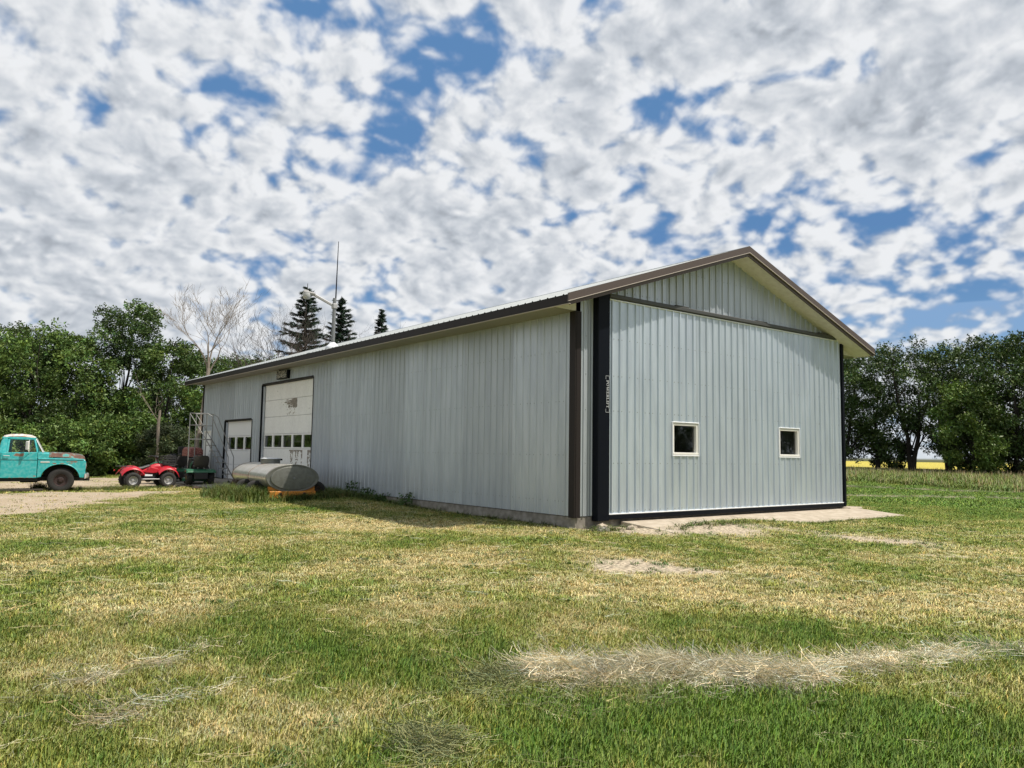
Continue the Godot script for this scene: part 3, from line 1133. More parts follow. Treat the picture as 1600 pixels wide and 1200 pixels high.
	for o in [big, small]:
		b = MB.new()
		b.box(Vector3(0.045, (o[3] - 0.1) * 0.5, -o[1] - 0.02), Vector3(0.13, o[3] + 0.12, 0.10), 0.006)
		part("door_jamb", b, M.black_steel, shed)
		b = MB.new()
		b.box(Vector3(0.045, (o[3] - 0.1) * 0.5, -o[0] + 0.012), Vector3(0.13, o[3] + 0.12, 0.04), 0.006)
		part("door_jamb", b, M.brown_trim, shed)
		b = MB.new()
		b.box(Vector3(0.040, o[3] + 0.02, -(o[0] + o[1]) * 0.5), Vector3(0.13, 0.06, o[1] - o[0] - 0.06), 0.006)
		part("door_lintel", b, M.brown_trim, shed)
		b = MB.new()
		b.box(Vector3(0.055, o[3] * 0.5 - 0.05, -o[1] + 0.075), Vector3(0.06, o[3], 0.07), 0.004)
		part("door_stop", b, M.galvanised_sheet, shed)
	var wd := MB.new()
	wd.box(Vector3(0.03, 0.91, -23.55), Vector3(0.05, 1.94, 0.80), 0.01)
	var leaf := part("walk_door", wd, M.white_paint, shed)
	b = MB.new()
	frame_rect(b, Vector3.ZERO, -Z, -X, 23.08, 24.02, -0.1, 1.93, 0.06, -0.04, 0.035)
	part("door_frame", b, M.white_vinyl, leaf)
	b = MB.new()
	b.lathe(Transform3D(Basis(Vector3.UP, Vector3.LEFT, Vector3.BACK), Vector3(0.005, 0.92, -23.24)), [Vector2(0.012, 0), Vector2(0.012, 0.04), Vector2(0.03, 0.05), Vector2(0.03, 0.075), Vector2(0.0, 0.085)], 10)
	part("door_knob", b, M.bright_flashing, leaf)

	# wall light over the large door
	var lamp := thing("wall_light", "rectangular wall floodlight with stained glass above the large white door", "wall light", Vector3(-0.02, 3.755, -14.95))
	b = MB.new()
	b.box(Vector3(-0.06, 0.0, 0), Vector3(0.12, 0.30, 0.98), 0.02)
	part("housing", b, M.black_steel, lamp)
	b = MB.new()
	b.box(Vector3(-0.124, 0.0, 0), Vector3(0.012, 0.25, 0.90), 0.004)
	part("lens", b, textured("stained_lens", noise_tex(73, 0.018, [Color(0.05, 0.045, 0.04), Color(0.25, 0.24, 0.22), Color(0.75, 0.74, 0.70)], [0.35, 0.5, 0.62]), 1.4, 0.4), lamp)
	b = MB.new()
	b.tube([Vector3(-0.06, 0.16, -0.32), Vector3(-0.06, 0.24, -0.32), Vector3(0.01, 0.25, -0.32)], 0.025, 8)
	part("conduit", b, M.black_steel, lamp)

	# yard light mast and whip antenna standing on the roof
	var mast := thing("yard_light", "tall grey roof mast with arm, white yard light and thin whip antenna", "yard light", Vector3(-0.18, roof_y(-0.18), -10.76))
	mat("lamp_grey", lin(0.36, 0.36, 0.36), 0.5, 0.3)
	mat("lamp_lens", lin(0.40, 0.41, 0.41), 0.3)
	mat("mast_grey", lin(0.20, 0.21, 0.215), 0.5, 0.4)
	b = MB.new()
	b.lathe(Transform3D(Basis.IDENTITY, Vector3(0, -0.03, 0)), [Vector2(0.22, 0.0), Vector2(0.20, 0.05), Vector2(0.10, 0.16), Vector2(0.075, 0.18)], 14)
	part("base_flashing", b, M.bright_flashing, mast)
	b = MB.new()
	b.tube([Vector3(0, 0.0, 0), Vector3(0.01, 1.52, 0)], 0.055, 10)
	part("pole", b, M.mast_grey, mast)
	b = MB.new()
	b.bar(Vector3(0.01, 1.27, 0), Vector3(-0.58, 1.60, -0.245), 0.065, 0.08, 0.015)
	b.box(Vector3(0.01, 1.27, 0), Vector3(0.15, 0.16, 0.15), 0.02)
	part("arm", b, M.lamp_grey, mast)
	b = MB.new()
	b.bar(Vector3(-0.52, 1.60, -0.22), Vector3(-0.86, 1.655, -0.36), 0.17, 0.085, 0.03)
	b.bar(Vector3(-0.70, 1.68, -0.295), Vector3(-0.84, 1.70, -0.35), 0.10, 0.06, 0.02)
	part("lamp_head", b, M.lamp_grey, mast)
	b = MB.new()
	b.lathe(Transform3D(Basis.IDENTITY, Vector3(-0.755, 1.59, -0.318)), [Vector2(0.12, 0.03), Vector2(0.13, -0.02), Vector2(0.115, -0.10), Vector2(0.09, -0.14), Vector2(0.0, -0.155)], 16, 1, 1, true)
	part("lamp_glass", b, M.lamp_lens, mast)
	b = MB.new()
	b.tube([Vector3(0.04, 1.25, 0.0), Vector3(0.07, 3.30, 0.0)], [0.024, 0.010], 6)
	b.bar(Vector3(-0.08, 1.45, 0.0), Vector3(0.24, 1.45, 0.0), 0.02, 0.02)
	part("antenna", b, M.black_steel, mast)

	# concrete in front of the door and beside it
	var apron := thing("concrete_apron", "pale concrete slab on the ground in front of the hangar door", "concrete slab", Vector3(5.7, -0.20, 0.72))
	b = MB.new()
	for p in [[-4.5, -1.2], [-1.19, 1.19], [1.2, 4.35]]:
		b = MB.new()
		b.box(Vector3((p[0] + p[1]) * 0.5, -0.10, 0.0), Vector3(p[1] - p[0] - 0.008, 0.2, 1.36), 0.008, Basis(Vector3.RIGHT, 0.075))
		part("slab", b, M.concrete_pale, apron)
	var pad := thing("concrete_pad", "grey concrete pad in front of the small overhead door", "concrete pad", Vector3(-1.1, -0.115, -18.4))
	b = MB.new()
	b.box(Vector3(0, -0.05, 0), Vector3(2.1, 0.16, 7.6), 0.012, Basis(Vector3.BACK, 0.035))
	part("slab", b, M.concrete, pad)
	var blk := thing("concrete_block", "small pale concrete block on the grass at the right end of the hangar door", "concrete block", Vector3(9.95, height(9.95, 0.2), -0.05), 0.1)
	b = MB.new()
	b.box(Vector3(0, 0.06, 0), Vector3(0.75, 0.16, 0.45), 0.02)
	part("block", b, M.concrete_pale, blk)
	# broken concrete at the near corner
	var r := rng(91)
	for k in 9:
		var p := Vector3(0.18 + r.randf_range(-0.25, 0.95), 0, 0.32 + r.randf_range(-0.18, 0.30))
		p.y = height(p.x, p.z) + 0.01
		var sz: float = [0.30, 0.24, 0.2, 0.16, 0.14, 0.13, 0.11, 0.1, 0.09][k]
		var rock := MB.new()
		var rows := []
		for i in 5:
			var row := []
			var a := PI * i / 4.0
			for j in 8:
				var q := TAU * j / 8.0
				row.append(Vector3(sin(a) * cos(q), cos(a) * 0.62, sin(a) * sin(q)) * sz * 0.6 * r.randf_range(0.75, 1.15))
			rows.append(row)
		for i in 4:
			for j in 8:
				rock.flat(rows[i][j], rows[i][(j + 1) % 8], rows[i + 1][j], rows[i][j] + rows[i + 1][j])
				rock.flat(rows[i + 1][j], rows[i][(j + 1) % 8], rows[i + 1][(j + 1) % 8], rows[i][j] + rows[i + 1][j])
		var o := part("rubble", rock, M.concrete_pale if k % 2 == 0 else M.concrete)
		o.position = p
		o.rotation.y = r.randf() * TAU
		tag(o, "broken lump of concrete in the rubble at the shed's near corner", "rubble", "rubble at the shed corner")

# ---------------------------------------------------------------- plants
func leaf_cluster(seed_: int, count: int, spread: float, size: float, narrow := 0.5) -> ArrayMesh:
	var r := rng(seed_)
	var b := MB.new()
	for k in count:
		var d := Vector3(r.randfn(), r.randfn() * 0.8, r.randfn()).normalized()
		var c := d * spread * sqrt(r.randf())
		var along := (d + Vector3(r.randfn(), r.randfn() - 0.3, r.randfn()) * 0.8).normalized()
		var side := along.cross(Vector3(r.randfn(), r.randfn(), r.randfn())).normalized()
		var up := side.cross(along).normalized()
		if up.y < 0.0: up = -up
		var l := size * r.randf_range(0.7, 1.2)
		var w := l * narrow * 0.5
		var n := (up + d * 0.6 + Vector3.UP * 0.3).normalized()
		var a0 := c - along * l * 0.5
		var a1 := c + along * l * 0.5 - up * l * 0.10
		b.tri(a0, c + side * w, a1, n, n, n)
		b.tri(a0, a1, c - side * w, n, n, n)
	return b.mesh()

func foliage(called: String, rough := 0.55, through := 0.35) -> StandardMaterial3D:
	var m := mat(called, Color.WHITE, rough)
	m.vertex_color_use_as_albedo = true
	m.metallic_specular = 0.35
	m.backlight_enabled = true
	m.backlight = Color(through, through, through * 0.6)
	return m

func vary(c: Vector3, r: RandomNumberGenerator, amount := 0.25) -> Color:
	var k := 1.0 + r.randfn() * amount
	k = clampf(k, 0.45, 1.8)
	var warm := r.randfn() * 0.10
	return Color(c.x * k * (1.0 + warm), c.y * k, c.z * k * (1.0 - warm))

func on_ground(x: float, z: float) -> Vector3:
	return Vector3(x, height(x, z), z)

# opts: rad, clumps, leaves, tint, bottom, trunks, lean, size, rc, thick
func broadleaf(called: String, label: String, category: String, x: float, z: float, h: float, seed_: int, opts: Dictionary, group := "") -> Node3D:
	var r := rng(seed_)
	var o := thing(called, label, category, on_ground(x, z), 0.0, group)
	var rad: float = opts.get("rad", h * 0.35)
	var bottom: float = opts.get("bottom", 0.18)
	var tint: Vector3 = opts.get("tint", Vector3(0.055, 0.095, 0.022))
	var thick: float = opts.get("thick", 0.018)
	var stems := []
	var wood := MB.new()
	var n_trunks: int = opts.get("trunks", 1)
	for k in n_trunks:
		var a := TAU * (k + r.randf() * 0.5) / n_trunks
		var away := Vector3(cos(a), 0, sin(a)) * (0.0 if n_trunks == 1 else rad * 0.45)
		away += Vector3(opts.get("lean", 0.0), 0, 0) * h
		var pts := []
		var rads := []
		for i in 7:
			var t := i / 6.0
			pts.append(away * pow(t, 1.2) + Vector3(r.randfn() * 0.02 * h * t, h * 0.88 * t - 0.1, r.randfn() * 0.02 * h * t))
			rads.append(lerpf(h * thick, 0.02, pow(t, 0.7)))
		wood.tube(pts, rads, 7, false)
		stems.append(pts)
	var places := []
	var tints := PackedColorArray()
	var clumps: int = opts.get("clumps", 24)
	var leaves: int = opts.get("leaves", 130)
	for k in clumps:
		var t := lerpf(bottom, 0.97, (k + r.randf()) / clumps)
		var f := (t - bottom) / (1.0 - bottom)
		var wide := pow(sin(PI * clampf(0.16 + f * 0.80, 0.0, 1.0)), 0.7)
		var a := k * 2.39996 + r.randf_range(-0.5, 0.5)
		var out := rad * wide * sqrt(r.randf_range(0.12, 1.0))
		var c := Vector3(cos(a) * out + float(opts.get("lean", 0.0)) * h * t, t * h, sin(a) * out)
		var rc: float = rad * opts.get("rc", 0.34) * r.randf_range(0.7, 1.25)
		var pts = stems[k % n_trunks]
		var ti := clampi(int((t - 0.10 - 0.25 * out / maxf(rad, 0.1)) * 7.0), 1, 5)
		var p0: Vector3 = pts[ti]
		var mid := p0.lerp(c, 0.5) + Vector3(r.randfn() * 0.08, 0.10, r.randfn() * 0.08) * rad * 0.5
		wood.tube([p0, mid, c], [h * thick * 0.40 * (1.1 - t), h * thick * 0.25 * (1.1 - t), 0.012], 5, false)
		var tone := clampf(1.0 + r.randfn() * 0.26, 0.4, 1.5)
		for i in int(leaves * r.randf_range(0.6, 1.2)):
			var d := Vector3(r.randfn(), r.randfn() * 0.75, r.randfn())
			d = d.normalized() * pow(r.randf(), 0.45) * rc
			d.y *= 0.8
			var s := r.randf_range(0.7, 1.25) * float(opts.get("size", 1.0))
			places.append(Transform3D(Basis(Vector3(r.randfn(), r.randfn(), r.randfn()).normalized(), r.randf() * TAU).scaled(Vector3.ONE * s), c + d))
			tints.append(vary(tint * tone, r, 0.22))
	part("trunk", wood, opts.get("bark", M.bark), o)
	scatter("crown", opts.get("mesh", M.leaf_near), M.leaves, places, tints, o)
	return o

func spruce(label: String, x: float, z: float, h: float, rad: float, seed_: int, group: String) -> void:
	var r := rng(seed_)
	var o := thing("spruce_tree", label, "spruce", on_ground(x, z), 0.0, group)
	var wood := MB.new()
	wood.tube([Vector3(0, -0.1, 0), Vector3(0, h, 0)], [0.24, 0.02], 7, false)
	var places := []
	var tints := PackedColorArray()
	var y := h * 0.12
	while y < h - 0.15:
		var f := 1.0 - y / h
		var reach := rad * pow(f, 0.82)
		var boughs := 5 + int(4.0 * f)
		for k in boughs:
			var a := TAU * (k + r.randf()) / boughs
			var l := reach * r.randf_range(0.62, 1.15)
			var d := Vector3(cos(a), 0, sin(a))
			var rise := lerpf(-0.30, 0.45, pow(1.0 - f, 1.5))
			var p0 := Vector3(0, y + r.randf_range(-0.15, 0.15), 0)
			var p1 := p0 + d * l * 0.55 + Vector3(0, l * rise * 0.5 - l * 0.06, 0)
			var p2 := p0 + d * l + Vector3(0, l * rise * 0.55 + l * 0.06, 0)
			wood.tube([p0, p1, p2], [0.035, 0.02, 0.008], 4, false)
			var n := int(6 + l * 12.0)
			for i in n:
				var t := (i + r.randf()) / n
				if t < 0.12: continue
				var p := p0.lerp(p1, t * 2.0) if t < 0.5 else p1.lerp(p2, t * 2.0 - 1.0)
				var w := l * 0.16 * (1.15 - t)
				p += Vector3(-d.z, 0, d.x) * r.randfn() * w + Vector3(0, -absf(r.randfn()) * 0.08, 0)
				places.append(Transform3D(Basis(Vector3.UP, -a + r.randfn() * 0.6).rotated(Vector3(r.randfn(), 0, r.randfn()).normalized(), r.randfn() * 0.3).scaled(Vector3.ONE * r.randf_range(0.8, 1.3)), p))
				tints.append(vary(Vector3(0.022, 0.046, 0.028), r, 0.22))
		y += 0.32 + 0.10 * f
	part("trunk", wood, M.bark, o)
	scatter("crown", M.sprig, M.needles, places, tints, o)

func bare_limb(b: MB, p: Vector3, d: Vector3, l: float, w: float, depth: int, r: RandomNumberGenerator) -> void:
	var pts := [p]
	var rads := [w]
	var dir := d
	var k := 4
	for i in k:
		dir = (dir + Vector3(r.randfn(), r.randfn() * 0.6 + 0.25, r.randfn()) * 0.16).normalized()
		pts.append(pts[-1] + dir * l / k)
		rads.append(lerpf(w, w * 0.45, (i + 1.0) / k))
	b.tube(pts, rads, 6 if depth > 3 else (4 if depth > 1 else 3), false)
	if depth == 0:
		return
	var kids := 2 if depth > 3 else 3
	for i in kids + (1 if r.randf() < 0.4 else 0):
		var at := pts.size() - 1 if i == 0 else 1 + r.randi() % (pts.size() - 1)
		var a := Vector3(r.randfn(), r.randfn() * 0.5 + 0.35, r.randfn()).normalized()
		var nd := (dir * 1.1 + a * (0.45 if i == 0 else 0.95)).normalized()
		bare_limb(b, pts[at], nd, l * r.randf_range(0.58, 0.82), maxf(rads[at] * (0.85 if i == 0 else 0.6), 0.007), depth - 1, r)

func dead_tree(label: String, x: float, z: float, h: float, seed_: int, pale: bool, clear := 0.35, splay := 0.40, stout := 0.055) -> void:
	var r := rng(seed_)
	var o := thing("dead_tree", label, "bare tree", on_ground(x, z), 0.0, "bare dead trees beside the shed")
	var b := MB.new()
	var fork := Vector3(0.03 * h, h * clear, 0)
	b.tube([Vector3(0, -0.1, 0), Vector3(-0.08, h * clear * 0.3, 0.05), Vector3(0.10, h * clear * 0.6, 0), fork], [0.11, 0.095, 0.085, 0.075], 7, false)
	part("trunk", b, M.pale_bark if pale else M.grey_bark, o)
	for k in 5:
		var a := TAU * (k + r.randf() * 0.7) / 5.0
		var limb := MB.new()
		bare_limb(limb, fork + Vector3(0, -0.12 * k, 0), Vector3(cos(a) * splay, 1.0, sin(a) * splay).normalized(), h * (1.0 - clear) * r.randf_range(0.36, 0.46), stout, 4, r)
		part("limb", limb, M.pale_bark if pale else M.grey_bark, o)

func blades(seed_: int, count: int, spread: float, tall: float, wide: float, lean: float) -> ArrayMesh:
	var r := rng(seed_)
	var b := MB.new()
	for k in count:
		var a := r.randf() * TAU
		var p := Vector3(cos(a), 0, sin(a)) * spread * sqrt(r.randf())
		var q := r.randf() * TAU
		var d := Vector3(cos(q), 0, sin(q))
		var s := Vector3(-d.z, 0, d.x) * wide * r.randf_range(0.7, 1.3) * 0.5
		var h := tall * r.randf_range(0.55, 1.2)
		var bend := h * lean * r.randf_range(0.3, 1.4)
		var m := p + Vector3(0, h * 0.55, 0) + d * bend * 0.35
		var t := p + Vector3(0, h * (1.0 - 0.25 * lean), 0) + d * bend
		var n := (Vector3.UP * 0.75 + d * 0.35 + Vector3(s.z, 0, -s.x).normalized() * r.randfn() * 0.3).normalized()
		b.tri(p - s, p + s, m + s * 0.8, n, n, n)
		b.tri(p - s, m + s * 0.8, m - s * 0.8, n, n, n)
		b.tri(m - s * 0.8, m + s * 0.8, t, n, n, n)
	return b.mesh()

func turf_free(x: float, z: float) -> bool:
	if x > -0.02 and x < W_X + 0.02 and z < 0.02 and z > -LEN - 0.1: return true
	if x > 1.25 and x < 10.05 and z > -0.1 and z < 1.38:
		# soil has spread over the near edge of the slab
		return height(x, z) + 0.02 < -0.20 - (z - 0.72) * 0.075
	if x > -2.15 and x < 0 and z < -14.6 and z > -22.2: return true
	return false

func build_lawn() -> void:
	var gm := foliage("grass_blades", 0.6, 0.45)
	var r := rng(101)
	var look := atan2(-0.6064, 0.7902) # angle of the view on the ground
	# distance range, tufts per square metre, mesh, tall
	var rings := [[2.6, 8.0, 800.0, blades(1, 9, 0.05, 0.048, 0.0042, 0.9)], [8.0, 15.0, 400.0, blades(2, 11, 0.080, 0.048, 0.0058, 0.9)], [15.0, 27.0, 140.0, blades(3, 12, 0.13, 0.050, 0.0100, 0.9)], [27.0, 58.0, 40.0, blades(4, 12, 0.26, 0.050, 0.020, 1.0)]]
	for ring in rings:
		var r0: float = ring[0]
		var r1: float = ring[1]
		var n := int((r1 * r1 - r0 * r0) * 0.5 * 1.62 * float(ring[2]))
		var places := []
		var tints := PackedColorArray()
		for k in n:
			var d := sqrt(lerpf(r0 * r0, r1 * r1, r.randf()))
			var a := r.randf_range(-0.81, 0.81)
			# straight ahead of the view is (0.606, -0.790)
			var x := EYE.x + d * (0.609 * cos(a) + 0.793 * sin(a))
			var z := EYE.z + d * (-0.793 * cos(a) + 0.609 * sin(a))
			if turf_free(x, z): continue
			var bare := bareness(x, z)
			var gv := gravel(x, z) if x < -0.4 and z < -3.0 else -1.0
			if gv > -0.05:
				bare = maxf(bare, 0.965 if gv > 0.15 else 0.80)
			if r.randf() < bare: continue
			var dry := dryness(x, z)
			if gv > -0.4: dry = lerpf(dry, 0.65, 0.6)
			var dd := clampf(dry + r.randfn() * 0.17, 0.0, 1.0)
			var c := turf(dd)
			var s := r.randf_range(0.75, 1.3)
			var tall := s * lerpf(1.5, 0.75, dry)
			if d < 8.0: tall *= 1.3
			var b := Basis(Vector3.UP, r.randf() * TAU).scaled(Vector3(s, tall, s))
			places.append(Transform3D(b, Vector3(x, height(x, z) - 0.004, z)))
			tints.append(vary(c, r, 0.20))
		var g := scatter("lawn_grass", ring[3], gm, places, tints)
		tag(g, "", "", "", "stuff")

	# taller unmown grass in front of the right hand trees, with seed heads
	var tall_mesh := blades(6, 10, 0.22, 0.40, 0.020, 0.6)
	var seed_mesh := blades(7, 6, 0.20, 0.50, 0.022, 0.3)
	var places := []
	var tints := PackedColorArray()
	var heads := []
	var head_tints := PackedColorArray()
	for k in 30000:
		var x := r.randf_range(27.0, 56.0)
		var z := r.randf_range(-42.0, 16.0)
		var edge := 29.0 + ragged.get_noise_2d(0.0, z * 0.25) * 1.2 - 0.22 * (z + 5.0) * 0.3
		if x < edge: continue
		var s := r.randf_range(0.7, 1.25) * lerpf(0.75, 1.15, ss(0.0, 5.0, x - edge))
		places.append(Transform3D(Basis(Vector3.UP, r.randf() * TAU).scaled(Vector3(1.2, s, 1.2)), on_ground(x, z)))
		tints.append(vary(Vector3(0.12, 0.20, 0.04).lerp(Vector3(0.20, 0.24, 0.07), r.randf()), r, 0.18))
		if r.randf() < 0.30:
			heads.append(Transform3D(Basis(Vector3.UP, r.randf() * TAU).scaled(Vector3(1.0, s, 1.0)), on_ground(x, z)))
			head_tints.append(vary(Vector3(0.26, 0.22, 0.13), r, 0.25))
	tag(scatter("tall_grass", tall_mesh, gm, places, tints), "", "", "", "stuff")
	tag(scatter("seeding_grass", seed_mesh, gm, heads, head_tints), "", "", "", "stuff")

	# rank grass and weeds: x, z, spread x, spread z, how many, how tall
	var rank := blades(8, 12, 0.10, 0.34, 0.010, 0.7)
	places = []
	tints = PackedColorArray()
	for w in [[-2.75, -9.6, 0.35, 0.5, 380, 1.25], [-2.75, -10.9, 0.35, 0.9, 460, 1.2], [-2.6, -12.3, 0.4, 0.7, 220, 1.2], [-1.9, -8.72, 0.6, 0.2, 170, 0.6], [-0.95, -8.9, 0.3, 0.35, 150, 0.7], [-0.3, -8.6, 0.14, 1.3, 110, 0.55], [-0.22, -10.5, 0.14, 1.0, 70, 0.7],
		[-0.22, -6.0, 0.10, 1.8, 45, 0.4], [-0.15, -2.0, 0.07, 1.5, 26, 0.35], [0.5, 0.45, 0.4, 0.18, 40, 0.35], [3.0, 1.15, 1.3, 0.12, 60, 0.35], [6.5, 1.5, 2.0, 0.06, 40, 0.3],
		[-6.2, -17.6, 0.5, 0.3, 90, 0.5], [-5.3, -17.6, 0.7, 0.35, 90, 0.42], [-4.3, -17.7, 0.6, 0.4, 70, 0.4], [-8.0, -17.2, 1.0, 0.35, 60, 0.35], [-3.2, -18.2, 0.6, 0.4, 50, 0.35], [-6.75, -18.0, 0.16, 0.2, 40, 0.8]]:
		for k in int(w[4]):
			var x: float = w[0] + r.randfn() * w[2] * 0.7
			var z: float = w[1] + r.randfn() * w[3] * 0.7
			if x > -0.04 and z < 0.0: continue
			var s: float = w[5] * r.randf_range(0.55, 1.2)
			places.append(Transform3D(Basis(Vector3.UP, r.randf() * TAU).scaled(Vector3(1.0, s, 1.0)), on_ground(x, z)))
			tints.append(vary(Vector3(0.085, 0.150, 0.028).lerp(Vector3(0.20, 0.19, 0.07), pow(r.randf(), 2.0) if z > -14.0 else r.randf()), r, 0.2))
	tag(scatter("weeds", rank, gm, places, tints), "", "", "", "stuff")

	# small leafy weeds along the foot of the wall
	for w in [[-0.22, -9.1, 0.42, "largest one, nearest the tank trailer"], [-0.20, -8.2, 0.30, "second from the tank trailer"], [-0.18, -6.1, 0.34, "one nearest the shed's near corner"], [-0.22, -7.3, 0.22, "smallest one"]]:
		var pl := []
		var ti := PackedColorArray()
		for k in 26:
			var s := r.randf_range(0.35, 0.7)
			pl.append(Transform3D(Basis(Vector3(r.randfn(), r.randfn(), r.randfn()).normalized(), r.randf() * TAU).scaled(Vector3.ONE * s), Vector3(r.randfn() * 0.09, r.randf() * float(w[2]), r.randfn() * 0.12)))
			ti.append(vary(Vector3(0.05, 0.10, 0.025), r))
		var o := thing("leafy_weed", "leafy weed at the foot of the long silver wall, %s" % w[3], "weed", on_ground(w[0], w[1]), 0.0, "weeds along the foot of the wall")
		var st := MB.new()
		for k in 3:
			st.tube([Vector3(0, -0.02, 0), Vector3(0.04 * (k - 1), float(w[2]) * 0.6, 0.03 * k), Vector3(0.09 * (k - 1), float(w[2]), 0.05 * k)], [0.006, 0.005, 0.003], 4)
		part("stem", st, M.bark, o)
		scatter("leaves", M.leaf_near, M.leaves, pl, ti, o)

# cut hay lying in a ridge along a line
func hay(called: String, label: String, path: Array, count: int, wide: float, high: float, seed_: int, tint: Vector3, group := "") -> void:
	var r := rng(seed_)
	var places := []
	var tints := PackedColorArray()
	var total := path.size() - 1
	var done := 0
	while done < count:
		# a small lock of strands that lie more or less the same way
		var t := r.randf() * total
		var i := mini(int(t), total - 1)
		var p: Vector2 = (path[i] as Vector2).lerp(path[i + 1], t - i)
		var along: Vector2 = (path[i + 1] - path[i]).normalized()
		var lump := clampf((0.70 + 1.3 * ragged.get_noise_2d(t * 1.9 + seed_, 2.0)) * lerpf(1.3, 0.6, t / total), 0.10, 1.6)
		if r.randf() > lump + 0.15:
			continue
		var off := clampf(r.randfn(), -2.2, 2.2) * 0.55
		var stray := r.randf() < 0.10
		if stray: off *= 2.0
		var side := Vector2(-along.y, along.x) * off * wide * lerpf(0.7, 1.2, lump)
		var top := high * lump * exp(-off * off * 1.6) * (0.15 if stray else 1.0)
		var yaw0 := atan2(-along.y, along.x) + r.randfn() * 1.25
		var tone := clampf(1.0 + r.randfn() * 0.26, 0.4, 1.5)
		var lift := pow(r.randf(), 0.85)
		for k in r.randi_range(4, 14):
			var x := p.x + side.x + r.randfn() * 0.05
			var z := p.y + side.y + r.randfn() * 0.05
			var y := height(x, z) + 0.025 + top * clampf(lift + r.randfn() * 0.12, 0.0, 1.1)
			var s := r.randf_range(0.3, 0.9)
			var tilt := r.randfn() * (0.05 if r.randf() < 0.93 else 0.3)
			places.append(Transform3D((Basis(Vector3.UP, yaw0 + r.randfn() * 0.28) * Basis(Vector3.BACK, tilt) * Basis(Vector3.RIGHT, r.randf() * TAU)).scaled(Vector3.ONE * s), Vector3(x, y, z)))
			tints.append(vary(tint * tone, r, 0.16))
			done += 1
	var o := scatter(called, M.straw_mesh, M.straw, places, tints)
	tag(o, label, "hay", group, "stuff")

func plant_materials() -> void:
	textured("bark", noise_tex(81, 0.05, [Color(0.5, 0.5, 0.5), Color.WHITE], [0.3, 0.7]), 1.5, 0.9).albedo_color = lin(0.055, 0.045, 0.036)
	textured("grey_bark", noise_tex(82, 0.05, [Color(0.6, 0.6, 0.6), Color.WHITE], [0.3, 0.7]), 1.5, 0.9).albedo_color = lin(0.13, 0.10, 0.09)
	textured("pale_bark", noise_tex(83, 0.05, [Color(0.62, 0.58, 0.52), Color.WHITE], [0.3, 0.7]), 1.5, 0.85).albedo_color = lin(0.40, 0.355, 0.315)
	foliage("leaves", 0.5, 0.40)
	foliage("needles", 0.6, 0.15)
	foliage("straw", 0.7, 0.3)
	M.leaf_near = leaf_cluster(1, 7, 0.17, 0.15)
	M.leaf_far = leaf_cluster(2, 7, 0.24, 0.21)
	M.leaf_thin = leaf_cluster(3, 9, 0.20, 0.20, 0.22)
	var b := MB.new()
	var r := rng(9)
	for k in 16:
		var d := Vector3(r.randf_range(0.2, 1.0), r.randfn() * 0.35 - 0.05, r.randfn() * 0.75).normalized()
		var l := r.randf_range(0.14, 0.26)
		var s := d.cross(Vector3(r.randfn(), r.randfn(), r.randfn())).normalized() * 0.022
		var n := (Vector3.UP + d * 0.5 + s.cross(d).normalized() * 0.4).normalized()
		var p := Vector3(r.randf_range(-0.15, 0.1), 0, 0)
		b.tri(p - s, p + s, p + d * l, n, n, n)
	M.sprig = b.mesh()
	b = MB.new()
	for k in 3:
		var q := Basis(Vector3.UP, k * 0.45 - 0.45)
		var o := Vector3(0.05 * (k - 1), 0.006 * k, 0.03 * (k - 1))
		var w := Vector3(0, 0.0009, 0.0017)
		var bend := 0.055 * (k - 1) + 0.015
		var pts := []
		for i in 5:
			var t := i / 4.0 - 0.5
			pts.append(o + q * Vector3(t * 0.46, 0.014 * sin(t * 9.0 + k), bend * sin(t * 6.0 + k * 2.0)))
		for i in 4:
			var n := Vector3(0.1, 1, 0.25 * (k - 1)).normalized()
			b.tri(pts[i] - w, pts[i] + w, pts[i + 1] + w, n, n, n)
			b.tri(pts[i] - w, pts[i + 1] + w, pts[i + 1] - w, n, n, n)
	M.straw_mesh = b.mesh()

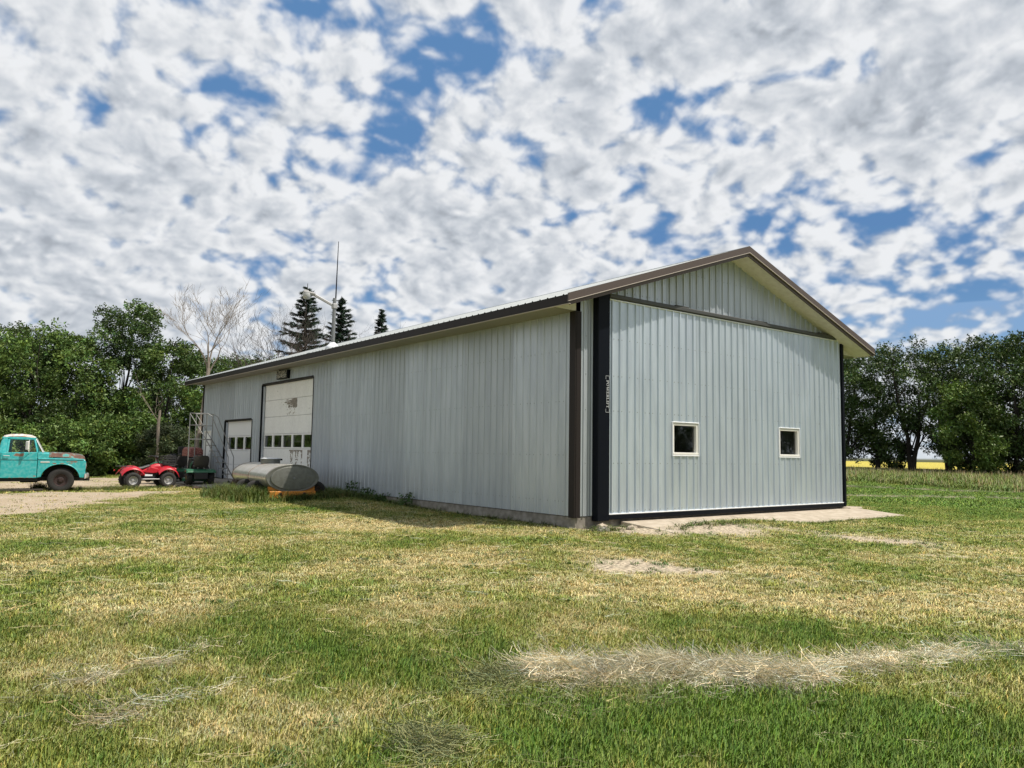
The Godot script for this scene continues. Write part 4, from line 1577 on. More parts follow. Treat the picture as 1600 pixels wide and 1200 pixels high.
func build_plants() -> void:
	plant_materials()
	var G := Vector3(0.084, 0.138, 0.032)
	var D := Vector3(0.062, 0.105, 0.030)
	# the grove at the left, behind the yard
	var grove := "trees of the grove behind the yard"
	var left := [
		[-8.4, -35.8, 7.5, 3.4, "leafy tree at the far left end of the grove, above the truck bed", G],
		[-6.6, -38.9, 8.2, 3.0, "rounded green tree just right of the far left end of the grove", D],
		[-5.4, -34.6, 8.0, 3.0, "broad green tree rising highest above the truck's cab", G],
		[-3.4, -35.4, 7.7, 2.2, "green tree with a narrow rounded top above the truck's hood", G],
		[0.9, -34.6, 7.6, 2.3, "green tree between the tall loose one and the white dead trunk", G],
		[3.4, -39.1, 7.4, 2.6, "low green tree behind the white dead trunk", D],
		[6.1, -41.4, 7.7, 2.3, "green tree behind the shed's far eave, left of the bare trees", G],
		[8.3, -42.4, 8.0, 2.4, "green tree behind the bare trees and the shed roof", D],
		[10.8, -44.1, 8.2, 2.2, "green tree just left of the two spruces, behind the roof", G]]
	var s := 200
	for t in left:
		broadleaf("leafy_tree", t[4], "tree", t[0], t[1], t[2] * 0.95, s, {"rad": t[3] * 0.95, "clumps": 32, "leaves": 125, "tint": t[5], "bottom": 0.10}, grove)
		s += 1
	broadleaf("tall_tree", "tallest tree of the grove, with bare lower trunk and loose crown", "tree", -0.7, -36.9, 9.5, 231, {"rad": 1.85, "clumps": 20, "leaves": 120, "tint": D * 1.1, "bottom": 0.60, "rc": 0.40}, grove)
	broadleaf("leafy_tree", "dark tree filling the grove below the tall loose crown", "tree", -1.6, -38.0, 4.6, 232, {"rad": 2.4, "clumps": 26, "leaves": 120, "tint": D, "bottom": 0.08}, grove)
	broadleaf("leafy_tree", "dark tree half hidden behind the pale broken post", "tree", 0.3, -38.4, 4.6, 233, {"rad": 2.2, "clumps": 22, "leaves": 110, "tint": D, "bottom": 0.08}, grove)
	broadleaf("leafy_tree", "dark tree in the second row above the truck's windshield", "tree", -5.0, -39.5, 7.0, 234, {"rad": 2.8, "clumps": 28, "leaves": 120, "tint": D, "bottom": 0.05}, grove)
	# trees further left and behind, which the panes of the overhead doors mirror
	for t in [[-13.5, -36.5, 8.0, 3.2, "first"], [-19.0, -33.0, 8.6, 3.4, "second"], [-25.0, -28.5, 8.4, 3.4, "third"]]:
		broadleaf("leafy_tree", "green tree beyond the left edge, %s on from the grove" % t[4], "tree", t[0], t[1], t[2], s, {"rad": t[3], "clumps": 22, "leaves": 90, "tint": D, "bottom": 0.05}, grove)
		s += 1
	var shrubs := [
		[-6.5, -30.9, 2.4, 1.8, "bushy shrub behind the truck's bed and cab", G * 1.25],
		[-5.0, -31.6, 2.7, 1.7, "bushy shrub behind the truck's windshield", G * 1.1],
		[-3.7, -30.6, 2.4, 1.6, "bright green shrub behind the truck's hood", G * 1.3],
		[-2.4, -31.4, 2.9, 1.6, "tall shrub between the truck and the quad bike", G],
		[-1.0, -31.6, 2.9, 1.5, "shrub behind the quad bike, left of the pale post", G * 1.1],
		[1.3, -31.4, 2.0, 1.4, "dark shrub behind the mowers", D],
		[3.0, -33.0, 3.1, 1.6, "shrub behind the far corner of the shed", D]]
	for t in shrubs:
		broadleaf("shrub", t[4], "shrub", t[0], t[1], t[2], s, {"rad": t[3], "clumps": 24, "leaves": 95, "tint": t[5], "bottom": 0.06, "trunks": 4, "thick": 0.012, "rc": 0.36}, "shrubs at the foot of the grove")
		s += 1
	broadleaf("willow_bush", "feathery grey-green bush right of the quad bike's seat", "bush", -0.15, -29.7, 2.3, 260, {"rad": 1.4, "clumps": 24, "leaves": 90, "tint": Vector3(0.075, 0.105, 0.045), "bottom": 0.04, "trunks": 5, "thick": 0.01, "mesh": M.leaf_thin})
	var post := thing("broken_trunk", "pale broken tree trunk standing like a post in front of the grove", "tree trunk", on_ground(-0.85, -28.6))
	var b := MB.new()
	b.tube([Vector3(0, -0.1, 0), Vector3(0.03, 1.2, 0), Vector3(-0.02, 2.3, 0.02), Vector3(0.03, 3.05, 0)], [0.085, 0.075, 0.07, 0.055], 9)
	part("trunk", b, M.pale_bark, post)
	b = MB.new()
	bare_limb(b, Vector3(-0.02, 2.5, 0), Vector3(-0.8, 0.75, 0.1).normalized(), 1.2, 0.020, 2, rng(5))
	part("branch", b, M.pale_bark, post)

	# the shelter belt at the right
	var belt := "trees of the shelter belt at the right"
	var B := Vector3(0.066, 0.108, 0.032)
	var right := [
		[45.4, -23.6, 10.0, 3.6, 1, 0.0, "dark tree hidden mostly behind the shed's right corner"],
		[47.4, -21.4, 10.0, 3.5, 2, 0.0, "dark tree beside the right end of the shed"],
		[49.4, -19.6, 10.2, 3.0, 1, 0.03, "dark tree second from the shed in the right-hand belt"],
		[49.5, -17.0, 10.6, 3.4, 2, 0.02, "open-crowned tree with dark forked trunk and sky through it"],
		[52.4, -15.6, 10.4, 3.0, 2, -0.02, "dark tree right of the open forked one"],
		[50.5, -12.5, 10.4, 3.3, 1, 0.0, "tallest dense tree near the middle of the right-hand belt"],
		[48.6, -9.6, 10.2, 3.2, 1, 0.0, "dark tree second from the photo's right edge"],
		[50.9, -8.0, 10.6, 3.4, 1, 0.0, "dark tree at the photo's right edge"],
		[53.0, -4.8, 10.6, 3.6, 1, 0.0, "dark tree just beyond the photo's right edge"]]
	for i in right.size():
		var t = right[i]
		var open: bool = i == 3
		broadleaf("belt_tree", t[6], "tree", t[0], t[1], t[2] * 0.955, 300 + i, {"rad": t[3], "clumps": 28 if open else 36, "leaves": 66 if open else 78, "tint": B, "bottom": 0.36 if open else 0.17, "trunks": t[4], "lean": t[5], "mesh": M.leaf_far, "thick": 0.024, "rc": 0.30 if open else 0.33, "bark": M.bark}, belt)
	broadleaf("belt_tree", "lower brighter green tree in front of the right-hand belt", "tree", 45.7, -11.2, 6.4, 320, {"rad": 2.6, "clumps": 30, "leaves": 110, "tint": Vector3(0.085, 0.135, 0.030), "bottom": 0.10, "mesh": M.leaf_far}, belt)
	broadleaf("belt_shrub", "dark leaning shrub under the open forked tree", "shrub", 51.0, -19.4, 2.8, 321, {"rad": 1.5, "clumps": 12, "leaves": 70, "tint": B, "bottom": 0.2, "trunks": 3, "mesh": M.leaf_far})
	broadleaf("belt_shrub", "dark shrub at the belt's foot near the right edge", "shrub", 50.0, -10.6, 3.2, 322, {"rad": 2.4, "clumps": 22, "leaves": 80, "tint": B, "bottom": 0.1, "trunks": 3, "mesh": M.leaf_far})
	# the belt runs on round the front, where the hangar door's windows mirror it
	for i in 9:
		var a := deg_to_rad(-2.0 + i * 8.5)
		broadleaf("belt_tree", "dark tree outside the right edge of the view, %s along the belt" % ["first", "second", "third", "fourth", "fifth", "sixth", "seventh", "eighth", "ninth"][i], "tree", 4.0 + cos(a) * 44.0, 1.0 + sin(a) * 44.0, 11.5, 340 + i, {"rad": 4.2, "clumps": 30, "leaves": 70, "tint": B, "bottom": 0.06, "mesh": M.leaf_far, "size": 1.4}, belt)

	spruce("tall dark spruce behind the roof, the left one of the close pair", 12.8, -44.3, 13.8, 4.3, 401, "spruces behind the shed roof")
	spruce("dark spruce behind the roof mast, right one of the close pair", 16.4, -46.0, 13.6, 4.0, 402, "spruces behind the shed roof")
	spruce("lone small spruce top above the roof, right of the mast", 23.5, -52.6, 14.4, 3.1, 403, "spruces behind the shed roof")
	dead_tree("bare dead tree with a white trunk left of the shed's far corner", 0.45, -26.5, 9.0, 411, true, 0.56, 0.24, 0.05)
	dead_tree("bare grey tree whose twigs rise left of the spruces", 6.5, -36.2, 10.3, 412, false, 0.30, 0.42, 0.085)
	dead_tree("bare grey tree, the middle one behind the roof", 8.4, -38.7, 10.6, 413, false, 0.28, 0.36, 0.085)
	dead_tree("bare brown tree close against the left spruce", 10.6, -41.2, 10.4, 414, false, 0.30, 0.3, 0.085)
	dead_tree("faint bare treetop between the mast and the lone spruce", 17.5, -44.6, 11.3, 415, false, 0.4)

	build_lawn()
	var H := Vector3(0.70, 0.65, 0.49)
	hay("hay_windrow", "thick pale windrow of cut hay across the right foreground", [Vector2(-6.52, 6.74), Vector2(-5.84, 7.08), Vector2(-5.29, 7.62), Vector2(-4.87, 7.95)], 4000, 0.19, 0.10, 501, H * 0.92, "rows of cut hay")
	hay("hay_windrow", "thin pale row of hay at the right edge of the lawn", [Vector2(-4.50, 7.83), Vector2(-3.95, 8.02), Vector2(-3.3, 8.25), Vector2(-2.6, 8.55)], 950, 0.13, 0.035, 502, H, "rows of cut hay")
	hay("hay_windrow", "thin streak of hay nearest the left edge of the lawn", [Vector2(-9.6, 5.55), Vector2(-9.0, 5.3), Vector2(-8.55, 5.0), Vector2(-8.15, 4.75)], 170, 0.10, 0.012, 503, H * 0.75, "rows of cut hay")
	hay("hay_windrow", "short wisp of hay below the left streak", [Vector2(-9.3, 6.15), Vector2(-8.95, 5.95), Vector2(-8.4, 5.82)], 120, 0.10, 0.012, 504, H * 0.72, "rows of cut hay")
	hay("hay_windrow", "far pale mowing row on the grass right of the shed, nearer one", [Vector2(14.5, -6.2), Vector2(19.0, -3.0), Vector2(24.0, 0.8), Vector2(29.0, 5.0)], 2600, 0.30, 0.03, 508, H * 0.8, "rows of cut hay")
	hay("hay_windrow", "far pale mowing row along the edge of the tall grass", [Vector2(21.0, -9.5), Vector2(25.5, -6.0), Vector2(28.0, -2.5), Vector2(31.0, 2.0)], 1800, 0.30, 0.03, 509, H * 0.7, "rows of cut hay")
	# loose clippings and low weeds here and there in the lawn
	var r := rng(611)
	var pl := []
	var ti := PackedColorArray()
	var wl := []
	var wt := PackedColorArray()
	var low := blades(12, 10, 0.07, 0.045, 0.011, 1.3)
	while pl.size() < 3200:
		var d := sqrt(r.randf_range(9.0, 420.0))
		var a := r.randf_range(-0.78, 0.78)
		var x := EYE.x + d * (0.609 * cos(a) + 0.793 * sin(a))
		var z := EYE.z + d * (-0.793 * cos(a) + 0.609 * sin(a))
		if turf_free(x, z) or (x < -0.4 and z < -3.0 and gravel(x, z) > -0.1): continue
		pl.append(Transform3D((Basis(Vector3.UP, r.randf() * TAU) * Basis(Vector3.BACK, r.randfn() * 0.12)).scaled(Vector3.ONE * r.randf_range(0.2, 0.6)), Vector3(x, height(x, z) + 0.035, z)))
		ti.append(vary(Vector3(0.58, 0.52, 0.34), r, 0.25))
		if ragged.get_noise_2d(x * 0.5, z * 0.5) > 0.08:
			for k in 2:
				var wx := x + r.randfn() * 0.12
				var wz := z + r.randfn() * 0.12
				wl.append(Transform3D(Basis(Vector3.UP, r.randf() * TAU).scaled(Vector3.ONE * r.randf_range(0.7, 1.4)), on_ground(wx, wz)))
				wt.append(vary(Vector3(0.07, 0.135, 0.03), r, 0.2))
	tag(scatter("grass_clippings", M.straw_mesh, M.straw, pl, ti), "", "", "", "stuff")
	tag(scatter("lawn_weeds", low, M.leaves, wl, wt), "", "", "", "stuff")
	hay("hay_scatter", "loose greenish hay strewn in front of the thick windrow", [Vector2(-7.0, 6.7), Vector2(-6.4, 7.1), Vector2(-5.9, 7.45)], 420, 0.5, 0.03, 505, Vector3(0.30, 0.30, 0.16))
	hay("hay_scatter", "dark clump of cut grass at the middle of the bottom edge", [Vector2(-7.95, 7.45), Vector2(-7.7, 7.55)], 260, 0.2, 0.05, 506, Vector3(0.22, 0.24, 0.12))
	hay("hay_scatter", "clump of cut grass left of the thick windrow", [Vector2(-6.95, 6.6), Vector2(-6.75, 6.8)], 200, 0.18, 0.05, 507, Vector3(0.22, 0.25, 0.12))

# ---------------------------------------------------------------- vehicles and tools
func pv(list: Array) -> PackedVector2Array:
	var p := PackedVector2Array()
	for i in range(0, list.size(), 2):
		p.append(Vector2(list[i], list[i + 1]))
	return p

func arc(cx: float, cy: float, rx: float, ry: float, a0: float, a1: float, n: int) -> Array:
	var out := []
	for i in n + 1:
		var a := deg_to_rad(lerpf(a0, a1, float(i) / n))
		out.append_array([cx + cos(a) * rx, cy + sin(a) * ry])
	return out

const TO_Z := Basis(Vector3.RIGHT, Vector3.BACK, Vector3.DOWN) # lathe axis along +z

# wheel with its axle along local z, outer face towards +z
func wheel(parent: Node, at: Vector3, radius: float, width: float, rim_r: float, tyre: Material, rim: Material, outer := 1.0, dish := 0.35, knobs := 0) -> void:
	var hub := node("wheel", parent)
	hub.position = at
	if outer < 0.0: hub.rotation.y = PI
	var w := width * 0.5
	var b := MB.new()
	var t := Transform3D(TO_Z, Vector3.ZERO)
	var k := radius - rim_r
	b.lathe(t, [Vector2(rim_r, -w * 0.8), Vector2(rim_r + k * 0.3, -w * 0.98), Vector2(rim_r + k * 0.65, -w), Vector2(radius - k * 0.16, -w * 0.88), Vector2(radius, -w * 0.62), Vector2(radius, w * 0.62), Vector2(radius - k * 0.16, w * 0.88), Vector2(rim_r + k * 0.65, w), Vector2(rim_r + k * 0.3, w * 0.98), Vector2(rim_r, w * 0.8)], 28, 1, 1, true)
	for i in knobs:
		var a := TAU * i / knobs
		var d := Vector3(cos(a), sin(a), 0)
		for s: float in [-1.0, 1.0]:
			b.box(d * (radius + 0.004) + Vector3(0, 0, s * w * 0.42), Vector3(radius * 0.09, 0.024, w * 0.62), 0.004, Basis(Vector3.BACK, a) * Basis(Vector3.RIGHT, s * 0.35))
	part("tyre", b, tyre, hub)
	b = MB.new()
	b.lathe(t, [Vector2(rim_r, w * 0.84), Vector2(rim_r * 0.93, w * 0.80), Vector2(rim_r * 0.86, w * (0.80 - dish)), Vector2(rim_r * 0.55, w * (0.72 - dish)), Vector2(rim_r * 0.42, w * (0.85 - dish)), Vector2(rim_r * 0.30, w * (0.9 - dish)), Vector2(rim_r * 0.26, w * (1.15 - dish)), Vector2(0.0, w * (1.18 - dish))], 24, 1, 1, false)
	b.lathe(t, [Vector2(rim_r * 0.9, -w * 0.8), Vector2(0.0, -w * 0.7)], 16)
	for i in 5:
		var a := TAU * i / 5.0
		b.box(Vector3(cos(a), sin(a), 0) * rim_r * 0.36 + Vector3(0, 0, w * (0.9 - dish)), Vector3(0.02, 0.02, 0.03), 0.004)
	part("rim", b, rim, hub)

func truck_paint() -> StandardMaterial3D:
	# turquoise with rust patches, over x -5 .. 1, y 0.3 .. 2.1 of the truck
	var w := 1200
	var h := 360
	var im := Image.create_empty(w, h, false, Image.FORMAT_RGB8)
	var f := FastNoiseLite.new()
	f.seed = 131
	f.frequency = 0.035
	f.fractal_octaves = 5
	var spots := [[-1.17, 1.19, 0.15, 0.055, 1.0], [0.35, 0.985, 0.22, 0.025, 0.9], [-0.25, 0.93, 0.14, 0.02, 0.6], [-0.73, 0.52, 0.06, 0.06, 0.6], [-1.2, 0.46, 0.5, 0.02, 0.5], [-2.6, 0.60, 0.3, 0.10, 0.8], [-3.6, 1.1, 0.2, 0.08, 0.6], [0.1, 0.93, 0.3, 0.012, 0.5]]
	for j in h:
		for i in w:
			var x := -5.0 + 6.0 * i / w
			var y := 0.3 + 1.8 * j / h
			var n := f.get_noise_2d(i, j)
			var c := Vector3(0.018, 0.36, 0.375) * (1.0 + 0.16 * n)
			c = c.lerp(Vector3(0.22, 0.44, 0.42), clampf(0.10 + n * 0.5, 0.0, 0.35))
			var q := -1.0
			for s in spots:
				var dx: float = (x - s[0]) / s[2]
				var dy: float = (y - s[1]) / s[3]
				q = maxf(q, float(s[4]) - dx * dx - dy * dy + n * 1.3)
			if q > 0.15: c = Vector3(0.17, 0.13, 0.10).lerp(Vector3(0.20, 0.085, 0.045), clampf(0.5 + n * 1.5, 0.0, 1.0))
			elif q > -0.05: c = c.lerp(Vector3(0.42, 0.40, 0.34), 0.6)
			im.set_pixel(i, j, Color(c.x, c.y, c.z).linear_to_srgb())
	var m := mat("truck_paint", Color.WHITE, 0.42)
	m.albedo_texture = ImageTexture.create_from_image(im)
	m.uv1_scale = Vector3(1.0 / 6.0, 1.0 / 1.8, 1.0)
	m.uv1_offset = Vector3(5.0 / 6.0, -0.3 / 1.8, 0.0)
	m.clearcoat_enabled = true
	m.clearcoat = 0.3
	m.clearcoat_roughness = 0.25
	return m

func at_z(z: float) -> Transform3D:
	return Transform3D(Basis.IDENTITY, Vector3(0, 0, z))

func build_truck() -> void:
	var paint := truck_paint()
	var T := thing("pickup_truck", "old turquoise pickup truck with rusty hood parked on the gravel at the left edge", "pickup truck", on_ground(-6.24, -17.75) + Vector3(0, -0.02, 0), -0.13)
	T.scale = Vector3.ONE * 0.955
	var rust := textured("rusty_hood", noise_tex(133, 0.011, [lin(0.075, 0.034, 0.022), lin(0.13, 0.058, 0.038), lin(0.22, 0.14, 0.10), lin(0.16, 0.42, 0.40), lin(0.04, 0.36, 0.35)], [0.38, 0.58, 0.70, 0.74, 0.80], 512), 0.42, 0.5, 0.0, false)
	var roofm := textured("faded_roof", noise_tex(134, 0.02, [lin(0.42, 0.30, 0.24), lin(0.60, 0.52, 0.46), lin(0.62, 0.66, 0.64)], [0.3, 0.5, 0.7]), 0.6, 0.5, 0.0, false)
	var black := mat("rubber", lin(0.012, 0.012, 0.013), 0.75)
	var dusty := textured("dusty_rubber", noise_tex(135, 0.04, [lin(0.012, 0.012, 0.013), lin(0.022, 0.021, 0.02), lin(0.045, 0.042, 0.037)], [0.3, 0.55, 0.8]), 2.0, 0.85, 0.0, false)
	var under := mat("chassis", lin(0.012, 0.011, 0.011), 0.8)
	var chrome := mat("chrome", lin(0.80, 0.80, 0.78), 0.28, 0.75)
	var seam := mat("seam", lin(0.012, 0.06, 0.06), 0.6)
	var redrim := mat("dark_red_rim", lin(0.026, 0.012, 0.011), 0.6)
	var glass: Material = M.window_glass
	var W := 0.96
	# front fender: outline with the wheel opening cut out
	var arch := arc(-0.02, 0.42, 0.57, 0.49, 6, 172, 16)
	var fender := [0.66, 0.46, 0.69, 0.60, 0.70, 0.98, 0.67, 1.03, 0.62, 1.085, -0.36, 1.10, -0.68, 1.115, -0.685, 0.46]
	var pf := fender.duplicate()
	for i in range(arch.size() - 2, -1, -2):
		pf.append_array([arch[i], arch[i + 1]])
	for s: float in [1.0, -1.0]:
		var b := MB.new()
		b.prism(pv(pf), at_z(W - 0.07 if s > 0.0 else -W), 0.07, 0.018)
		var fen := part("front_fender", b, paint, T)
		b = MB.new()
		# rolled lip over the wheel and the crease along the side
		var lip := []
		for i in range(0, arch.size(), 2):
			lip.append(Vector3(arch[i], arch[i + 1] + 0.012, s * (W - 0.004)))
		b.tube(lip, 0.018, 6)
		part("wheel_lip", b, paint, fen)
		b = MB.new()
		b.box(Vector3(-0.47, 0.975, s * (W + 0.006)), Vector3(0.26, 0.045, 0.012), 0.008)
		part("badge", b, chrome, fen)
		b = MB.new()
		b.box(Vector3(-0.025, 1.052, s * (W + 0.002)), Vector3(1.28, 0.022, 0.012), 0.005)
		part("side_crease", b, seam, fen)
		# cowl side and cab side below the glass
		b = MB.new()
		b.prism(pv([-0.695, 0.46, -0.695, 1.03, -0.70, 1.29, -1.69, 1.27, -1.69, 0.46]), at_z(W - 0.05 if s > 0.0 else -W - 0.005), 0.055, 0.012)
		var door := part("door", b, paint, T)
		b = MB.new()
		b.box(Vector3(-1.19, 1.040, s * (W + 0.008)), Vector3(0.99, 0.014, 0.010), 0.004)
		part("side_crease", b, seam, door)
		b = MB.new()
		b.tube([Vector3(-1.62, 1.175, s * (W + 0.012)), Vector3(-1.60, 1.175, s * (W + 0.045)), Vector3(-1.45, 1.165, s * (W + 0.045))], 0.014, 6)
		part("door_handle", b, chrome, door)
		# window frame of the door: bars round the opening
		b = MB.new()
		var top := 1.70
		var zi := s * (W - 0.075)
		var zt := s * (W - 0.16)
		b.bar(Vector3(-0.70, 1.27, s * (W - 0.035)), Vector3(-0.80, top, zt), 0.05, 0.05, 0.012)
		b.bar(Vector3(-0.79, top + 0.01, zt), Vector3(-1.50, top + 0.02, zt), 0.05, 0.05, 0.012)
		b.bar(Vector3(-1.53, 1.27, s * (W - 0.035)), Vector3(-1.50, top, zt), 0.05, 0.06, 0.012)
		part("window_frame", b, paint, door)
		b = MB.new()
		b.bar(Vector3(-0.94, 1.27, s * (W - 0.035)), Vector3(-0.95, top, zt), 0.03, 0.025, 0.006)
		part("vent_bar", b, chrome, door)
		b = MB.new()
		b.quad(Vector3(-0.72, 1.28, s * (W - 0.045)), Vector3(-1.52, 1.28, s * (W - 0.045)), Vector3(-1.50, top, zt), Vector3(-0.80, top, zt), Vector3(0, 0.2, s).normalized())
		part("side_glass", b, glass, door)
		# rear quarter of the cab
		b = MB.new()
		var qs := [[-1.555, 1.27, s * (W - 0.01)], [-1.70, 1.27, s * (W - 0.01)], [-1.76, 1.27, s * (W - 0.06)]]
		var qt := [[-1.53, top + 0.03, s * (W - 0.14)], [-1.64, top + 0.03, s * (W - 0.14)], [-1.70, top + 0.03, s * (W - 0.20)]]
		var r0 := []
		var r1 := []
		for p in qs: r0.append(Vector3(p[0], p[1], p[2]))
		for p in qt: r1.append(Vector3(p[0], p[1], p[2]))
		b.loft([r0, r1], false, Vector3(-0.3, 0, s))
		part("cab_quarter", b, paint, T)
		b = MB.new()
		b.prism(pv([-1.70, 0.46, -1.70, 1.272, -1.76, 1.272, -1.76, 0.46]), at_z(W - 0.06 if s > 0.0 else -W), 0.06, 0.012)
		part("cab_corner", b, paint, T)
	# hood: crowned sheet from cowl to lip
	var b2 := MB.new()
	var rows := []
	for st in [[-0.37, 1.285, 0.885], [-0.30, 1.30, 0.885], [0.20, 1.285, 0.885], [0.46, 1.255, 0.88], [0.60, 1.215, 0.87], [0.67, 1.15, 0.86], [0.68, 1.09, 0.86]]:
		var row := []
		for i in 13:
			var u := -1.0 + i / 6.0
			var drop := 0.045 * u * u + (0.11 * pow(maxf(absf(u) - 0.80, 0.0) / 0.20, 1.6))
			row.append(Vector3(st[0] - 0.02 * u * u, maxf(st[1] - drop, 1.075), u * st[2]))
		rows.append(row)
	b2.loft(rows, false, Vector3(0.2, 1, 0))
	part("rusty_hood", b2, rust, T).set_meta("label", "rust-covered hood over turquoise paint")
	b2 = MB.new()
	rows = []
	for st in [[-0.37, 1.287], [-0.56, 1.305], [-0.68, 1.30]]:
		var row := []
		for i in 9:
			var u := -1.0 + i / 4.0
			row.append(Vector3(st[0], st[1] - 0.03 * u * u - (0.03 if absf(u) > 0.9 else 0.0), u * (W - 0.035)))
		rows.append(row)
	b2.loft(rows, false, Vector3.UP)
	for s: float in [1.0, -1.0]:
		b2.prism(pv([-0.375, 1.075, -0.375, 1.24, -0.56, 1.262, -0.69, 1.262, -0.69, 1.09]), at_z(W - 0.06 if s > 0.0 else -W + 0.015), 0.045, 0.012)
	part("cowl", b2, paint, T)
	# roof
	b2 = MB.new()
	rows = []
	for st in [[-0.78, 1.735, 0.78], [-0.80, 1.80, 0.80], [-0.92, 1.855, 0.80], [-1.18, 1.885, 0.81], [-1.50, 1.872, 0.81], [-1.66, 1.83, 0.80], [-1.71, 1.745, 0.78]]:
		var row := []
		for i in 11:
			var u := -1.0 + i / 5.0
			row.append(Vector3(st[0], st[1] - 0.03 * u * u - 0.055 * pow(maxf(absf(u) - 0.7, 0.0) / 0.3, 1.5), u * st[2]))
		rows.append(row)
	b2.loft(rows, false, Vector3(0, 1, 0))
	part("cab_roof", b2, roofm, T)
	b2 = MB.new()
	for s: float in [1.0, -1.0]:
		b2.bar(Vector3(-0.78, 1.735, s * 0.80), Vector3(-1.69, 1.745, s * 0.80), 0.05, 0.055, 0.012)
	b2.bar(Vector3(-0.79, 1.735, -0.80), Vector3(-0.79, 1.735, 0.80), 0.04, 0.06, 0.012)
	part("roof_rail", b2, paint, T)
	# windshield and back of the cab
	b2 = MB.new()
	b2.quad(Vector3(-0.55, 1.29, 0.84), Vector3(-0.55, 1.29, -0.84), Vector3(-0.775, 1.72, -0.75), Vector3(-0.775, 1.72, 0.75), Vector3(0.9, 0.45, 0).normalized())
	part("windshield", b2, glass, T)
	b2 = MB.new()
	for s: float in [1.0, -1.0]:
		b2.bar(Vector3(-0.545, 1.285, s * 0.855), Vector3(-0.775, 1.725, s * 0.765), 0.035, 0.03, 0.006)
	b2.bar(Vector3(-0.54, 1.295, -0.85), Vector3(-0.54, 1.295, 0.85), 0.03, 0.025, 0.006)
	part("windshield_trim", b2, chrome, T)
	b2 = MB.new()
	b2.box(Vector3(-1.74, 0.87, 0), Vector3(0.04, 0.82, 1.80), 0.01)
	b2.quad(Vector3(-1.74, 1.27, 0.86), Vector3(-1.74, 1.27, 0.55), Vector3(-1.70, 1.74, 0.50), Vector3(-1.70, 1.74, 0.78), Vector3.LEFT)
	b2.quad(Vector3(-1.74, 1.27, -0.86), Vector3(-1.74, 1.27, -0.55), Vector3(-1.70, 1.74, -0.50), Vector3(-1.70, 1.74, -0.78), Vector3.LEFT)
	b2.box(Vector3(-1.735, 1.30, 0), Vector3(0.03, 0.08, 1.12), 0.006)
	part("cab_back", b2, paint, T)
	# inside
	b2 = MB.new()
	b2.box(Vector3(-1.40, 0.90, 0), Vector3(0.50, 0.18, 1.5), 0.05)
	b2.box(Vector3(-1.63, 1.16, 0), Vector3(0.14, 0.46, 1.5), 0.05, Basis(Vector3.BACK, 0.15))
	part("bench_seat", b2, mat("seat_vinyl", lin(0.03, 0.028, 0.026), 0.6), T)
	b2 = MB.new()
	b2.box(Vector3(-0.72, 1.16, 0), Vector3(0.18, 0.22, 1.66), 0.03)
	b2.box(Vector3(-1.2, 0.60, 0), Vector3(1.0, 0.05, 1.7))
	part("dashboard", b2, under, T)
	b2 = MB.new()
	var ring := []
	for i in 17:
		var a := TAU * i / 16.0
		ring.append(Vector3(-0.98, 1.23, -0.40) + Basis(Vector3.BACK, -0.45) * Vector3(0.0, sin(a) * 0.20, cos(a) * 0.20))
	b2.tube(ring, 0.013, 6, false)
	b2.bar(Vector3(-0.98, 1.23, -0.40), Vector3(-0.72, 1.12, -0.40), 0.04, 0.04)
	part("steering_wheel", b2, under, T)
	# nose: grille panel, lamps, bumper
	b2 = MB.new()
	b2.box(Vector3(0.65, 0.86, 0), Vector3(0.05, 0.40, 1.76), 0.012)
	part("grille_panel", b2, M.white_paint, T)
	b2 = MB.new()
	for i in 7:
		b2.box(Vector3(0.685, 0.72 + i * 0.045, 0), Vector3(0.02, 0.016, 1.06), 0.004)
	var gr := part("grille_bars", b2, chrome, T)
	gr.set_meta("kind", "stuff")
	for s: float in [1.0, -1.0]:
		b2 = MB.new()
		b2.lathe(Transform3D(Basis(Vector3.UP, Vector3.RIGHT, Vector3.BACK), Vector3(0.668, 0.86, s * 0.72)), [Vector2(0.125, -0.02), Vector2(0.125, 0.035), Vector2(0.10, 0.045), Vector2(0.095, 0.03)], 20)
		var hl := part("headlight", b2, chrome, T)
		b2 = MB.new()
		b2.lathe(Transform3D(Basis(Vector3.UP, Vector3.RIGHT, Vector3.BACK), Vector3(0.668, 0.86, s * 0.72)), [Vector2(0.096, 0.028), Vector2(0.07, 0.045), Vector2(0.0, 0.055)], 16, 1, 1, true)
		part("lens", b2, M.white_vinyl, hl)
	b2 = MB.new()
	rows = []
	for i in 9:
		var u := -1.0 + i / 4.0
		var x := 0.80 - 0.10 * pow(absf(u), 3.0)
		var row := []
		for p in [[-0.02, -0.085], [0.015, -0.07], [0.03, -0.02], [0.03, 0.03], [0.012, 0.075], [-0.02, 0.085]]:
			row.append(Vector3(x + p[0], 0.52 + p[1], u * 0.98))
		rows.append(row)
	b2.loft(rows, true, null, true)
	part("front_bumper", b2, chrome, T)
	# chassis
	b2 = MB.new()
	for s: float in [1.0, -1.0]:
		b2.box(Vector3(-1.95, 0.42, s * 0.42), Vector3(5.6, 0.14, 0.07), 0.01)
		b2.box(Vector3(-1.2, 0.40, s * 0.86), Vector3(1.1, 0.10, 0.06), 0.01)
	b2.box(Vector3(0, 0.40, 0), Vector3(0.12, 0.14, 1.5), 0.03)
	b2.box(Vector3(-3.15, 0.40, 0), Vector3(0.12, 0.14, 1.5), 0.03)
	b2.box(Vector3(-0.05, 0.62, 0), Vector3(0.9, 0.5, 0.6), 0.05)
	b2.box(Vector3(-0.9, 0.36, 0.35), Vector3(0.5, 0.12, 0.2), 0.02)
	b2.tube([Vector3(-0.6, 0.36, 0.30), Vector3(-4.4, 0.38, 0.40)], 0.035, 6)
	part("chassis", b2, under, T)
